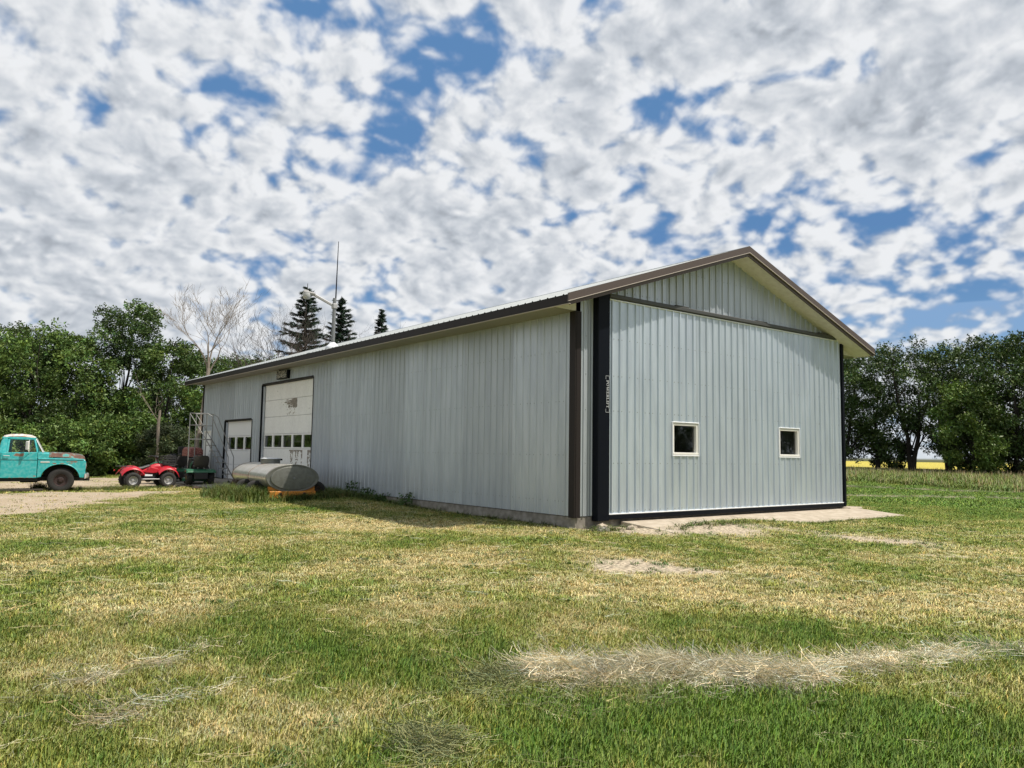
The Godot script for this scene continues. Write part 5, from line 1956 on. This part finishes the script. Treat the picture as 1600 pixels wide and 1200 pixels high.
	# bed
	for s: float in [1.0, -1.0]:
		var b := MB.new()
		var bed := [-1.80, 0.46, -1.80, 1.28, -4.55, 1.28, -4.58, 1.20, -4.58, 0.50]
		var ra := arc(-3.15, 0.42, 0.52, 0.46, 172, 8, 14)
		bed.append_array(ra)
		b.prism(pv(bed), at_z(W - 0.06 if s > 0.0 else -W), 0.06, 0.015)
		part("bed_side", b, paint, T)
	b2 = MB.new()
	b2.box(Vector3(-4.56, 0.95, 0), Vector3(0.05, 0.55, 1.70), 0.01)
	part("tailgate", b2, paint, T)
	b2 = MB.new()
	b2.box(Vector3(-3.18, 0.66, 0), Vector3(2.7, 0.05, 1.76))
	b2.box(Vector3(-1.83, 0.95, 0), Vector3(0.04, 0.62, 1.76))
	part("bed_floor", b2, paint, T)
	for x: float in [0.0, -3.15]:
		for s: float in [1.0, -1.0]:
			wheel(T, Vector3(x, 0.385, s * 0.80), 0.395, 0.22, 0.205, dusty, redrim, s, 0.35)
	# door mirror
	b2 = MB.new()
	b2.box(Vector3(-0.985, 1.50, 1.10), Vector3(0.05, 0.28, 0.17), 0.02, Basis(Vector3.UP, 0.5))
	var mir := part("door_mirror", b2, M.white_vinyl, T)
	b2 = MB.new()
	b2.tube([Vector3(-0.92, 1.24, W), Vector3(-0.96, 1.36, 1.08), Vector3(-0.97, 1.62, 1.08)], 0.010, 6)
	part("mirror_arm", b2, chrome, mir)

func build_quad() -> void:
	var Q := thing("quad_bike", "red quad bike with silver wheel rims standing beside the mowers", "quad bike", on_ground(-3.36, -18.95), 0.02)
	var red := mat("red_plastic", lin(0.42, 0.012, 0.025), 0.35)
	var black := mat("black_plastic", lin(0.012, 0.012, 0.013), 0.6)
	var steel := mat("silver_rim", lin(0.42, 0.42, 0.42), 0.4, 0.4)
	var tyre := textured("quad_tyre", noise_tex(141, 0.04, [lin(0.014, 0.014, 0.015), lin(0.05, 0.047, 0.043)], [0.35, 0.75]), 3.0, 0.85, 0.0, false)
	for x: float in [-0.585, 0.575]:
		for s: float in [1.0, -1.0]:
			wheel(Q, Vector3(x, 0.265, s * 0.40), 0.27, 0.22, 0.145, tyre, steel, s, 0.55, 18)
	var b := MB.new()
	# mudguards: swept sheets over each pair of wheels
	for e in 2:
		var cx := -0.585 if e == 0 else 0.575
		for s: float in [1.0, -1.0]:
			b = MB.new()
			var rows := []
			for i in 9:
				var t := i / 8.0
				var a := lerpf(158.0, 25.0, t) if e == 0 else lerpf(150.0, 12.0, t)
				var p := Vector2(cos(deg_to_rad(a)) * (0.40 if e == 0 else 0.37), sin(deg_to_rad(a)) * 0.37)
				var row := []
				for q in [[0.14, 0.09], [0.22, 0.085], [0.36, 0.055], [0.47, 0.02], [0.50, -0.035], [0.49, -0.045], [0.36, 0.035], [0.14, 0.07]]:
					row.append(Vector3(cx + p.x, 0.31 + p.y + q[1], s * q[0]))
				rows.append(row)
			b.loft(rows, true, null, true)
			part("mudguard", b, red, Q)
	# body between the mudguards: tank and side panels
	b = MB.new()
	var rows := []
	for st in [[-0.32, 0.60, 0.16, 0.10], [-0.15, 0.66, 0.17, 0.13], [0.05, 0.78, 0.16, 0.16], [0.25, 0.845, 0.15, 0.15], [0.45, 0.83, 0.16, 0.12], [0.68, 0.77, 0.17, 0.08], [0.92, 0.69, 0.16, 0.05]]:
		var row := []
		for q in [[-1.0, -0.9], [-1.0, 0.1], [-0.8, 0.75], [-0.35, 1.0], [0.35, 1.0], [0.8, 0.75], [1.0, 0.1], [1.0, -0.9]]:
			row.append(Vector3(st[0], st[1] - st[3] + st[3] * q[1], st[2] * q[0]))
		rows.append(row)
	b.loft(rows, true, null, true)
	part("body", b, red, Q)
	for s: float in [1.0, -1.0]:
		b = MB.new()
		b.prism(pv([-0.34, 0.55, -0.10, 0.53, 0.10, 0.50, 0.36, 0.52, 0.30, 0.66, 0.05, 0.72, -0.15, 0.63]), at_z(0.15 if s > 0.0 else -0.23), 0.08, 0.02)
		part("side_panel", b, red, Q)
		b = MB.new()
		b.box(Vector3(0.0, 0.30, s * 0.34), Vector3(0.62, 0.035, 0.20), 0.012)
		part("footboard", b, steel, Q)
	# seat
	b = MB.new()
	rows = []
	for st in [[-0.86, 0.66, 0.14], [-0.70, 0.70, 0.16], [-0.45, 0.69, 0.155], [-0.22, 0.72, 0.13], [0.02, 0.80, 0.10]]:
		var row := []
		for q in [[-1.0, -0.09], [-1.0, -0.03], [-0.75, 0.0], [0.0, 0.012], [0.75, 0.0], [1.0, -0.03], [1.0, -0.09]]:
			row.append(Vector3(st[0], st[1] + q[1], st[2] * q[0]))
		rows.append(row)
	b.loft(rows, true, null, true)
	part("seat", b, textured("worn_seat", noise_tex(143, 0.02, [lin(0.02, 0.02, 0.02), lin(0.12, 0.12, 0.115)], [0.35, 0.7]), 2.0, 0.5, 0.0, false), Q)
	# engine, frame, axles
	b = MB.new()
	b.box(Vector3(0.02, 0.40, 0), Vector3(0.46, 0.26, 0.34), 0.04)
	b.box(Vector3(0.0, 0.26, 0), Vector3(1.3, 0.05, 0.26), 0.02)
	b.tube([Vector3(-0.585, 0.265, -0.36), Vector3(-0.585, 0.265, 0.36)], 0.04, 8)
	b.tube([Vector3(0.575, 0.265, -0.36), Vector3(0.575, 0.265, 0.36)], 0.035, 8)
	b.bar(Vector3(0.575, 0.30, 0.22), Vector3(0.55, 0.66, 0.14), 0.05, 0.05)
	b.bar(Vector3(0.575, 0.30, -0.22), Vector3(0.55, 0.66, -0.14), 0.05, 0.05)
	part("engine", b, black, Q)
	b = MB.new()
	b.box(Vector3(-0.02, 0.43, 0.185), Vector3(0.26, 0.075, 0.02), 0.008)
	part("engine_cover", b, M.bright_flashing, Q)
	# racks
	for e in 2:
		b = MB.new()
		var x0 := -1.0 if e == 0 else 0.45
		var x1 := -0.60 if e == 0 else 0.90
		var y := 0.745 if e == 0 else 0.80
		for k in 6:
			var z := lerpf(-0.36, 0.36, k / 5.0)
			b.tube([Vector3(x0, y, z), Vector3(x1, y, z)], 0.009, 5)
		for x: float in [x0, x1]:
			b.tube([Vector3(x, y, -0.36), Vector3(x, y, 0.36)], 0.011, 5)
		for z: float in [-0.2, 0.2]:
			b.tube([Vector3((x0 + x1) * 0.5, y, z), Vector3((x0 + x1) * 0.5, y - 0.12, z * 0.7)], 0.010, 5)
		part("rack", b, black, Q)
	# handlebar
	b = MB.new()
	b.tube([Vector3(0.36, 0.82, 0), Vector3(0.24, 1.08, 0)], 0.030, 6)
	b.tube([Vector3(0.10, 1.08, -0.40), Vector3(0.16, 1.12, -0.28), Vector3(0.24, 1.09, -0.10), Vector3(0.24, 1.09, 0.10), Vector3(0.16, 1.12, 0.28), Vector3(0.10, 1.08, 0.40)], 0.019, 6)
	b.box(Vector3(0.27, 1.07, 0), Vector3(0.12, 0.10, 0.18), 0.03)
	for s: float in [1.0, -1.0]:
		b.tube([Vector3(0.13, 1.10, s * 0.33), Vector3(0.08, 1.075, s * 0.44)], 0.030, 6)
		b.bar(Vector3(0.19, 1.11, s * 0.25), Vector3(0.17, 1.07, s * 0.42), 0.012, 0.02)
	part("handlebar", b, black, Q)
	for s: float in [1.0, -1.0]:
		b = MB.new()
		b.box(Vector3(-1.035, 0.60, s * 0.36), Vector3(0.03, 0.06, 0.10), 0.01)
		part("tail_light", b, mat("red_lens", lin(0.5, 0.03, 0.03), 0.25), Q)
	# crate riding on the front rack
	var C := thing("carrier_crate", "black open crate carried on the quad bike's front rack", "crate", Q.transform * Vector3(0.66, 0.812, 0.0), 0.02)
	b = MB.new()
	for y: float in [0.03, 0.12, 0.21, 0.29]:
		for s: float in [1.0, -1.0]:
			b.box(Vector3(0, y, s * 0.235), Vector3(0.42, 0.045, 0.012), 0.003)
			b.box(Vector3(s * 0.205, y, 0), Vector3(0.012, 0.045, 0.458), 0.003)
	part("side_slats", b, black, C).set_meta("kind", "stuff")
	b = MB.new()
	for sx: float in [1.0, -1.0]:
		for sz: float in [1.0, -1.0]:
			b.box(Vector3(sx * 0.195, 0.155, sz * 0.222), Vector3(0.035, 0.31, 0.035), 0.004)
	b.box(Vector3(0, 0.006, 0), Vector3(0.40, 0.012, 0.45))
	part("frame", b, black, C)

func mower(label: String, at: Vector3, turn: float, body: Material, hubs: Material) -> void:
	# local +x is forward
	var G := thing("riding_mower", label, "riding mower", at, turn, "riding mowers by the shed")
	var black: Material = M.black_plastic
	for s: float in [1.0, -1.0]:
		wheel(G, Vector3(0.0, 0.235, s * 0.36), 0.235, 0.22, 0.10, M.rubber, hubs, s, 0.4, 16)
		wheel(G, Vector3(1.18, 0.17, s * 0.34), 0.17, 0.14, 0.075, M.rubber, hubs, s, 0.4)
	var b := MB.new()
	var rows := []
	for st in [[-0.34, 0.43, 0.02], [-0.32, 0.50, 0.05], [-0.20, 0.545, 0.06], [0.10, 0.55, 0.06], [0.36, 0.50, 0.05], [0.46, 0.40, 0.03]]:
		var row := []
		for q in [[-1.0, -0.09], [-1.0, -0.02], [-0.88, 0.0], [-0.4, 0.0], [0.4, 0.0], [0.88, 0.0], [1.0, -0.02], [1.0, -0.09]]:
			row.append(Vector3(st[0], st[1] + q[1], 0.49 * q[0]))
		rows.append(row)
	b.loft(rows, false, Vector3.UP)
	part("fender", b, body, G)
	b = MB.new()
	b.box(Vector3(-0.10, 0.35, 0), Vector3(0.44, 0.26, 0.44), 0.03)
	b.box(Vector3(0.60, 0.27, 0), Vector3(1.2, 0.07, 0.40), 0.02)
	b.box(Vector3(-0.33, 0.30, 0), Vector3(0.05, 0.22, 0.46), 0.02)
	part("chassis", b, black, G)
	b = MB.new()
	b.lathe(Transform3D(Basis.IDENTITY, Vector3(0.62, 0.10, 0)), [Vector2(0.0, 0.13), Vector2(0.40, 0.13), Vector2(0.46, 0.10), Vector2(0.47, 0.0)], 20, 0.75, 1.15)
	part("mower_deck", b, body, G)
	b = MB.new()
	rows = []
	for st in [[0.62, 0.80, 0.24], [0.70, 0.84, 0.25], [1.05, 0.80, 0.25], [1.32, 0.72, 0.23], [1.40, 0.60, 0.21], [1.41, 0.36, 0.20]]:
		var row := []
		for q in [[-1.0, -0.5], [-1.0, -0.12], [-0.75, -0.02], [0.0, 0.0], [0.75, -0.02], [1.0, -0.12], [1.0, -0.5]]:
			row.append(Vector3(st[0], maxf(st[1] + q[1], 0.30), st[2] * q[0]))
		rows.append(row)
	b.loft(rows, false, null)
	part("hood", b, body, G)
	b = MB.new()
	b.box(Vector3(0.60, 0.62, 0), Vector3(0.10, 0.40, 0.40), 0.03)
	b.bar(Vector3(0.58, 0.74, 0), Vector3(0.44, 0.92, 0), 0.04, 0.04)
	var ring := []
	for i in 15:
		var a := TAU * i / 14.0
		ring.append(Vector3(0.43, 0.93, 0) + Basis(Vector3.BACK, -0.55) * Vector3(0, sin(a) * 0.16, cos(a) * 0.16))
	b.tube(ring, 0.014, 6, false)
	part("steering_wheel", b, black, G)
	# seat with high back
	b = MB.new()
	b.box(Vector3(0.04, 0.64, 0), Vector3(0.42, 0.10, 0.46), 0.04)
	rows = []
	for st in [[0.66, -0.17, 0.225], [0.72, -0.20, 0.25], [0.86, -0.23, 0.265], [0.98, -0.26, 0.25], [1.03, -0.27, 0.20]]:
		var row := []
		for q in [[-1.0, 0.0], [-0.8, 0.045], [0.0, 0.035], [0.8, 0.045], [1.0, 0.0], [0.8, -0.045], [0.0, -0.06], [-0.8, -0.045]]:
			row.append(Vector3(st[1] + q[1], st[0], q[0] * st[2]))
		rows.append(row)
	b.loft(rows, true, null, true)
	part("seat", b, M.seat_vinyl, G)
	b = MB.new()
	b.bar(Vector3(-0.12, 0.54, 0.10), Vector3(-0.14, 0.64, 0.10), 0.03, 0.05)
	b.bar(Vector3(-0.12, 0.54, -0.10), Vector3(-0.14, 0.64, -0.10), 0.03, 0.05)
	part("seat_bracket", b, M.mast_grey, G)

func build_mowers() -> void:
	var green := textured("green_paint", noise_tex(151, 0.02, [lin(0.008, 0.075, 0.035), lin(0.02, 0.13, 0.065)], [0.3, 0.7]), 1.0, 0.4, 0.0, false)
	var yellow := mat("yellow_hub", lin(0.42, 0.30, 0.03), 0.5)
	mower("green riding mower with black seat seen from behind, nearest the ladder", on_ground(-1.86, -17.9) + Vector3(0, 0.03, 0), PI / 2 - 0.16, green, yellow)
	mower("dark green riding mower half hidden behind the quad bike's front", on_ground(-1.95, -20.6), PI / 2 + 0.45, green, yellow)
	# small red tractor behind them
	var T := thing("small_tractor", "small faded red tractor mostly hidden behind the mowers and the ladder", "tractor", on_ground(-0.95, -23.0), -PI / 2 + 0.05)
	var faded := textured("faded_red", noise_tex(153, 0.02, [lin(0.10, 0.022, 0.018), lin(0.22, 0.065, 0.05), lin(0.33, 0.17, 0.14)], [0.25, 0.5, 0.75]), 1.2, 0.6, 0.0, false)
	var b := MB.new()
	var rows := []
	for st in [[0.10, 1.27, 0.26], [0.30, 1.31, 0.29], [0.70, 1.30, 0.29], [1.02, 1.26, 0.28], [1.06, 1.15, 0.26], [1.06, 0.92, 0.26]]:
		var row := []
		for q in [[-1.0, -0.42], [-1.0, -0.10], [-0.8, -0.015], [0.0, 0.0], [0.8, -0.015], [1.0, -0.10], [1.0, -0.42]]:
			row.append(Vector3(st[0], maxf(st[1] + q[1], 0.90), st[2] * q[0]))
		rows.append(row)
	b.loft(rows, false, null)
	part("hood", b, faded, T)
	b = MB.new()
	b.box(Vector3(0.35, 0.70, 0), Vector3(1.5, 0.40, 0.36), 0.04)
	b.box(Vector3(1.0, 0.50, 0), Vector3(0.12, 0.12, 0.8), 0.03)
	b.box(Vector3(-0.35, 0.60, 0), Vector3(0.12, 0.14, 0.8), 0.03)
	part("chassis", b, M.black_plastic, T)
	for s: float in [1.0, -1.0]:
		wheel(T, Vector3(-0.35, 0.50, s * 0.48), 0.50, 0.26, 0.24, M.rubber, faded, s, 0.4, 18)
		wheel(T, Vector3(1.0, 0.29, s * 0.42), 0.29, 0.16, 0.14, M.rubber, faded, s, 0.4)
	b = MB.new()
	b.box(Vector3(-0.42, 0.98, 0), Vector3(0.4, 0.09, 0.44), 0.03)
	b.box(Vector3(-0.62, 1.16, 0), Vector3(0.07, 0.32, 0.42), 0.03)
	part("seat", b, M.seat_vinyl, T)

func build_ladder() -> void:
	var L := thing("rolling_ladder", "grey tubular rolling platform ladder standing against the shed's far end", "ladder", on_ground(-1.62, -18.9) + Vector3(0, 0.02, 0), 0.0)
	var m := mat("ladder_steel", lin(0.25, 0.255, 0.25), 0.45, 0.5)
	# platform 0.62 square at 1.62 m; steps run down towards the yard, turned aside
	L.rotation.y = -0.62
	var P := 1.62
	var w := 0.31
	var H := 2.58
	for sx: float in [-1.0, 1.0]:
		for sz: float in [-1.0, 1.0]:
			var b := MB.new()
			b.tube([Vector3(sx * w, 0.10, sz * w), Vector3(sx * w, H if sx < 0.0 or true else P, sz * w)], 0.019, 8)
			part("post", b, m, L)
	var b := MB.new()
	for y: float in [H, P + 0.52]:
		b.tube([Vector3(w, y, -w), Vector3(-w, y, -w), Vector3(-w, y, w), Vector3(w, y, w)], 0.017, 6)
	part("guard_rail", b, m, L)
	b = MB.new()
	b.box(Vector3(0, P, 0), Vector3(0.62, 0.035, 0.62), 0.006)
	part("platform", b, m, L)
	b = MB.new()
	for sz: float in [-1.0, 1.0]:
		b.tube([Vector3(-w, 0.25, sz * w), Vector3(w, 0.25, sz * w)], 0.016, 6)
		b.tube([Vector3(-w, H - 0.02, sz * w), Vector3(w, P, sz * w)], 0.014, 6)
	b.tube([Vector3(-w, 0.25, -w), Vector3(-w, 0.25, w)], 0.016, 6)
	b.tube([Vector3(-w, 0.9, -w), Vector3(-w, 0.9, w)], 0.016, 6)
	part("brace", b, m, L)
	for sz: float in [-1.0, 1.0]:
		b = MB.new()
		b.tube([Vector3(w, P, sz * w), Vector3(1.22, 0.12, sz * w)], 0.022, 8)
		part("stringer", b, m, L)
		b = MB.new()
		b.tube([Vector3(w, H, sz * w), Vector3(w + 0.18, H - 0.10, sz * w), Vector3(1.15, 0.98, sz * w), Vector3(1.16, 0.26, sz * w)], 0.016, 6)
		part("handrail", b, m, L)
	for k in 6:
		var t := (k + 1) / 7.0
		b = MB.new()
		b.box(Vector3(lerpf(w, 1.20, t) - 0.04, lerpf(P, 0.14, t), 0), Vector3(0.18, 0.03, 0.60), 0.005)
		part("step", b, m, L)
	for p in [[-w, -w], [-w, w], [1.2, -w], [1.2, w]]:
		b = MB.new()
		b.lathe(Transform3D(TO_Z, Vector3(p[0], 0.055, p[1] - 0.015)), [Vector2(0.0, 0.0), Vector2(0.055, 0.0), Vector2(0.055, 0.03), Vector2(0.0, 0.03)], 12)
		b.bar(Vector3(p[0], 0.06, p[1]), Vector3(p[0], 0.13, p[1]), 0.03, 0.03)
		part("caster", b, M.rubber, L)

func build_tank() -> void:
	var T := thing("tank_trailer", "dull steel oval liquid tank on an orange trailer frame in long grass", "tank trailer", Vector3(-1.77, -0.25, -11.03), 0.0)
	T.rotation.y = -0.10
	var steel := textured("dull_steel", noise_tex(161, 0.012, [Color(0.92, 0.905, 0.88), Color(0.97, 0.965, 0.955), Color.WHITE], [0.25, 0.5, 0.8]), 0.6, 0.28, 0.7, false)
	steel.albedo_color = lin(0.84, 0.82, 0.78)
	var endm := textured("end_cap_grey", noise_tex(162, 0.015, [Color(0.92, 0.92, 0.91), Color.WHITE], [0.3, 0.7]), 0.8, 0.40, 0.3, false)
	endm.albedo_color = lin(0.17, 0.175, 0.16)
	var orange := textured("orange_paint", noise_tex(163, 0.03, [lin(0.30, 0.10, 0.02), lin(0.52, 0.20, 0.02), lin(0.56, 0.23, 0.03)], [0.22, 0.45, 0.8]), 1.2, 0.5, 0.0, false)
	var rusty := textured("rusty_band", noise_tex(164, 0.04, [lin(0.22, 0.11, 0.06), lin(0.40, 0.28, 0.20)], [0.3, 0.7]), 2.0, 0.7, 0.0, false)
	textured("rusty_iron", noise_tex(165, 0.03, [lin(0.03, 0.02, 0.016), lin(0.11, 0.07, 0.05)], [0.3, 0.7]), 1.5, 0.8, 0.0, false)
	var ax := 0.70
	var ay := 0.365
	var cy := 0.66
	var half := 2.02
	# barrel along z, slightly domed ends
	var b := MB.new()
	var t := Transform3D(TO_Z, Vector3(0, cy, 0))
	b.lathe(t, [Vector2(1.0, -half), Vector2(1.0, half)], 64, ax, ay)
	part("barrel", b, steel, T)
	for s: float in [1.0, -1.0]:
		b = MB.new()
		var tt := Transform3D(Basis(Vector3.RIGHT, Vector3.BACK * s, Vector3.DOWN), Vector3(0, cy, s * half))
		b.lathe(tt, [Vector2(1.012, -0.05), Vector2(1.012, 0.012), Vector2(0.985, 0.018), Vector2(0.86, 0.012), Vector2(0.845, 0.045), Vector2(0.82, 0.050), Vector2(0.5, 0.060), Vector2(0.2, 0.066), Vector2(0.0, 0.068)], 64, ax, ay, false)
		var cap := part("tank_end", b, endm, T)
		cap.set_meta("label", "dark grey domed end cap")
		b = MB.new()
		b.lathe(Transform3D(Basis(Vector3.RIGHT, Vector3.BACK * s, Vector3.DOWN), Vector3(0.02, cy, s * (half + 0.062))), [Vector2(0.035, 0.0), Vector2(0.03, 0.02), Vector2(0.0, 0.022)], 12)
		part("plug", b, M.mast_grey, cap)
	for z: float in [0.02, half - 0.06, -half + 0.06]:
		b = MB.new()
		b.lathe(Transform3D(TO_Z, Vector3(0, cy, z)), [Vector2(1.004, -0.014), Vector2(1.010, -0.012), Vector2(1.010, 0.012), Vector2(1.004, 0.014)], 48, ax, ay)
		part("strap", b, rusty, T)
	# manhole with lid
	b = MB.new()
	b.lathe(Transform3D(Basis.IDENTITY, Vector3(-0.02, cy + ay - 0.05, -0.22)), [Vector2(0.27, 0.0), Vector2(0.27, 0.135), Vector2(0.29, 0.14), Vector2(0.29, 0.165), Vector2(0.27, 0.172)], 28)
	var neck := part("manhole", b, endm, T)
	b = MB.new()
	b.lathe(Transform3D(Basis.IDENTITY, Vector3(-0.02, cy + ay - 0.05, -0.22)), [Vector2(0.285, 0.173), Vector2(0.285, 0.185), Vector2(0.20, 0.20), Vector2(0.0, 0.205)], 28, 1, 1, true)
	part("lid", b, M.bright_flashing, neck)
	b = MB.new()
	b.box(Vector3(0.28, cy + ay + 0.10, -0.22), Vector3(0.07, 0.05, 0.07), 0.01)
	part("lid_clamp", b, M.black_steel, neck)
	# frame
	b = MB.new()
	b.box(Vector3(0.0, 0.225, half + 0.02), Vector3(1.24, 0.19, 0.09), 0.012)
	var beam := part("rear_beam", b, orange, T)
	for x: float in [-0.34, 0.30]:
		b = MB.new()
		b.lathe(Transform3D(TO_Z, Vector3(x, 0.235, half + 0.064)), [Vector2(0.05, 0.0), Vector2(0.05, 0.02), Vector2(0.035, 0.025), Vector2(0.035, 0.008), Vector2(0.0, 0.008)], 14)
		part("tail_light", b, mat("dark_lens", lin(0.06, 0.015, 0.01), 0.3), beam)
	for s: float in [1.0, -1.0]:
		b = MB.new()
		b.box(Vector3(s * 0.45, 0.24, -0.1), Vector3(0.10, 0.14, 4.2), 0.01)
		part("frame_rail", b, orange, T)
		for z: float in [half - 0.10, 0.0, -half + 0.1]:
			b = MB.new()
			b.prism(pv([s * 0.62, 0.28, s * 0.62, 0.44, s * 0.50, 0.42, s * 0.30, 0.33, s * 0.28, 0.28]), at_z(z - 0.04), 0.08)
			part("saddle", b, orange, T)
	b = MB.new()
	b.bar(Vector3(-0.40, 0.22, -2.1), Vector3(0, 0.24, -3.1), 0.08, 0.10, 0.01)
	b.bar(Vector3(0.40, 0.22, -2.1), Vector3(0, 0.24, -3.1), 0.08, 0.10, 0.01)
	b.lathe(Transform3D(Basis.IDENTITY, Vector3(0, 0.20, -3.17)), [Vector2(0.05, 0.0), Vector2(0.09, 0.0), Vector2(0.09, 0.05), Vector2(0.05, 0.05)], 16)
	part("hitch", b, orange, T)
	for s: float in [1.0, -1.0]:
		for z: float in [1.05, -0.1]:
			wheel(T, Vector3(s * 0.72, 0.285, z + (0.62 if s > 0.0 else 0.0)), 0.29, 0.18, 0.16, M.dusty_rubber, M.rusty_iron, s, 0.4)
	b = MB.new()
	b.tube([Vector3(-0.70, 0.285, 1.05), Vector3(0.70, 0.285, 1.05)], 0.04, 8)
	b.tube([Vector3(-0.70, 0.285, -0.1), Vector3(0.70, 0.285, -0.1)], 0.04, 8)
	part("axle", b, M.black_steel, T)
	# pump and valve at the far end
	b = MB.new()
	b.box(Vector3(-0.55, 0.34, -1.75), Vector3(0.30, 0.28, 0.36), 0.04)
	b.lathe(Transform3D(Basis(Vector3.UP, Vector3.LEFT, Vector3.BACK), Vector3(-0.66, 0.38, -1.75)), [Vector2(0.12, 0.0), Vector2(0.12, 0.08), Vector2(0.05, 0.10), Vector2(0.0, 0.16)], 14)
	b.tube([Vector3(-0.66, 0.30, -1.55), Vector3(-0.70, 0.22, -1.2), Vector3(-0.62, 0.26, -0.7), Vector3(-0.4, 0.30, -0.5)], 0.035, 8)
	part("pump", b, M.rusty_iron, T)

func build_oddments() -> void:
	var b := MB.new()
	var P := thing("ground_pole", "thin dark pole lying on the gravel in front of the truck", "pole", on_ground(-7.55, -17.05), 0.06)
	b.tube([Vector3(-1.6, 0.05, 0), Vector3(0.0, 0.045, 0.01), Vector3(1.1, 0.05, 0)], 0.045, 8)
	part("pole", b, M.bark, P)
	for i in 2:
		b = MB.new()
		var rows := []
		var r := rng(170 + i)
		for k in 5:
			var row := []
			var a := PI * k / 4.0
			for j in 8:
				var q := TAU * j / 8.0
				row.append(Vector3(sin(a) * cos(q) * 1.4, cos(a) * 0.5 + 0.4, sin(a) * sin(q)) * 0.10 * r.randf_range(0.8, 1.2))
			rows.append(row)
		b.loft(rows, true, null, false)
		var o := part("dark_stone", b, M.rusty_iron)
		o.position = on_ground([-2.45, -1.9][i], [-16.2, -15.4][i])
		tag(o, ["dark lump on the gravel in front of the green mower", "dark lump at the edge of the concrete pad"][i], "stone")

func _ready() -> void:
	camera_and_light()
	set_noises()
	build_ground()
	build_shed()
	build_plants()
	build_truck()
	build_quad()
	build_mowers()
	build_ladder()
	build_tank()
	build_oddments()
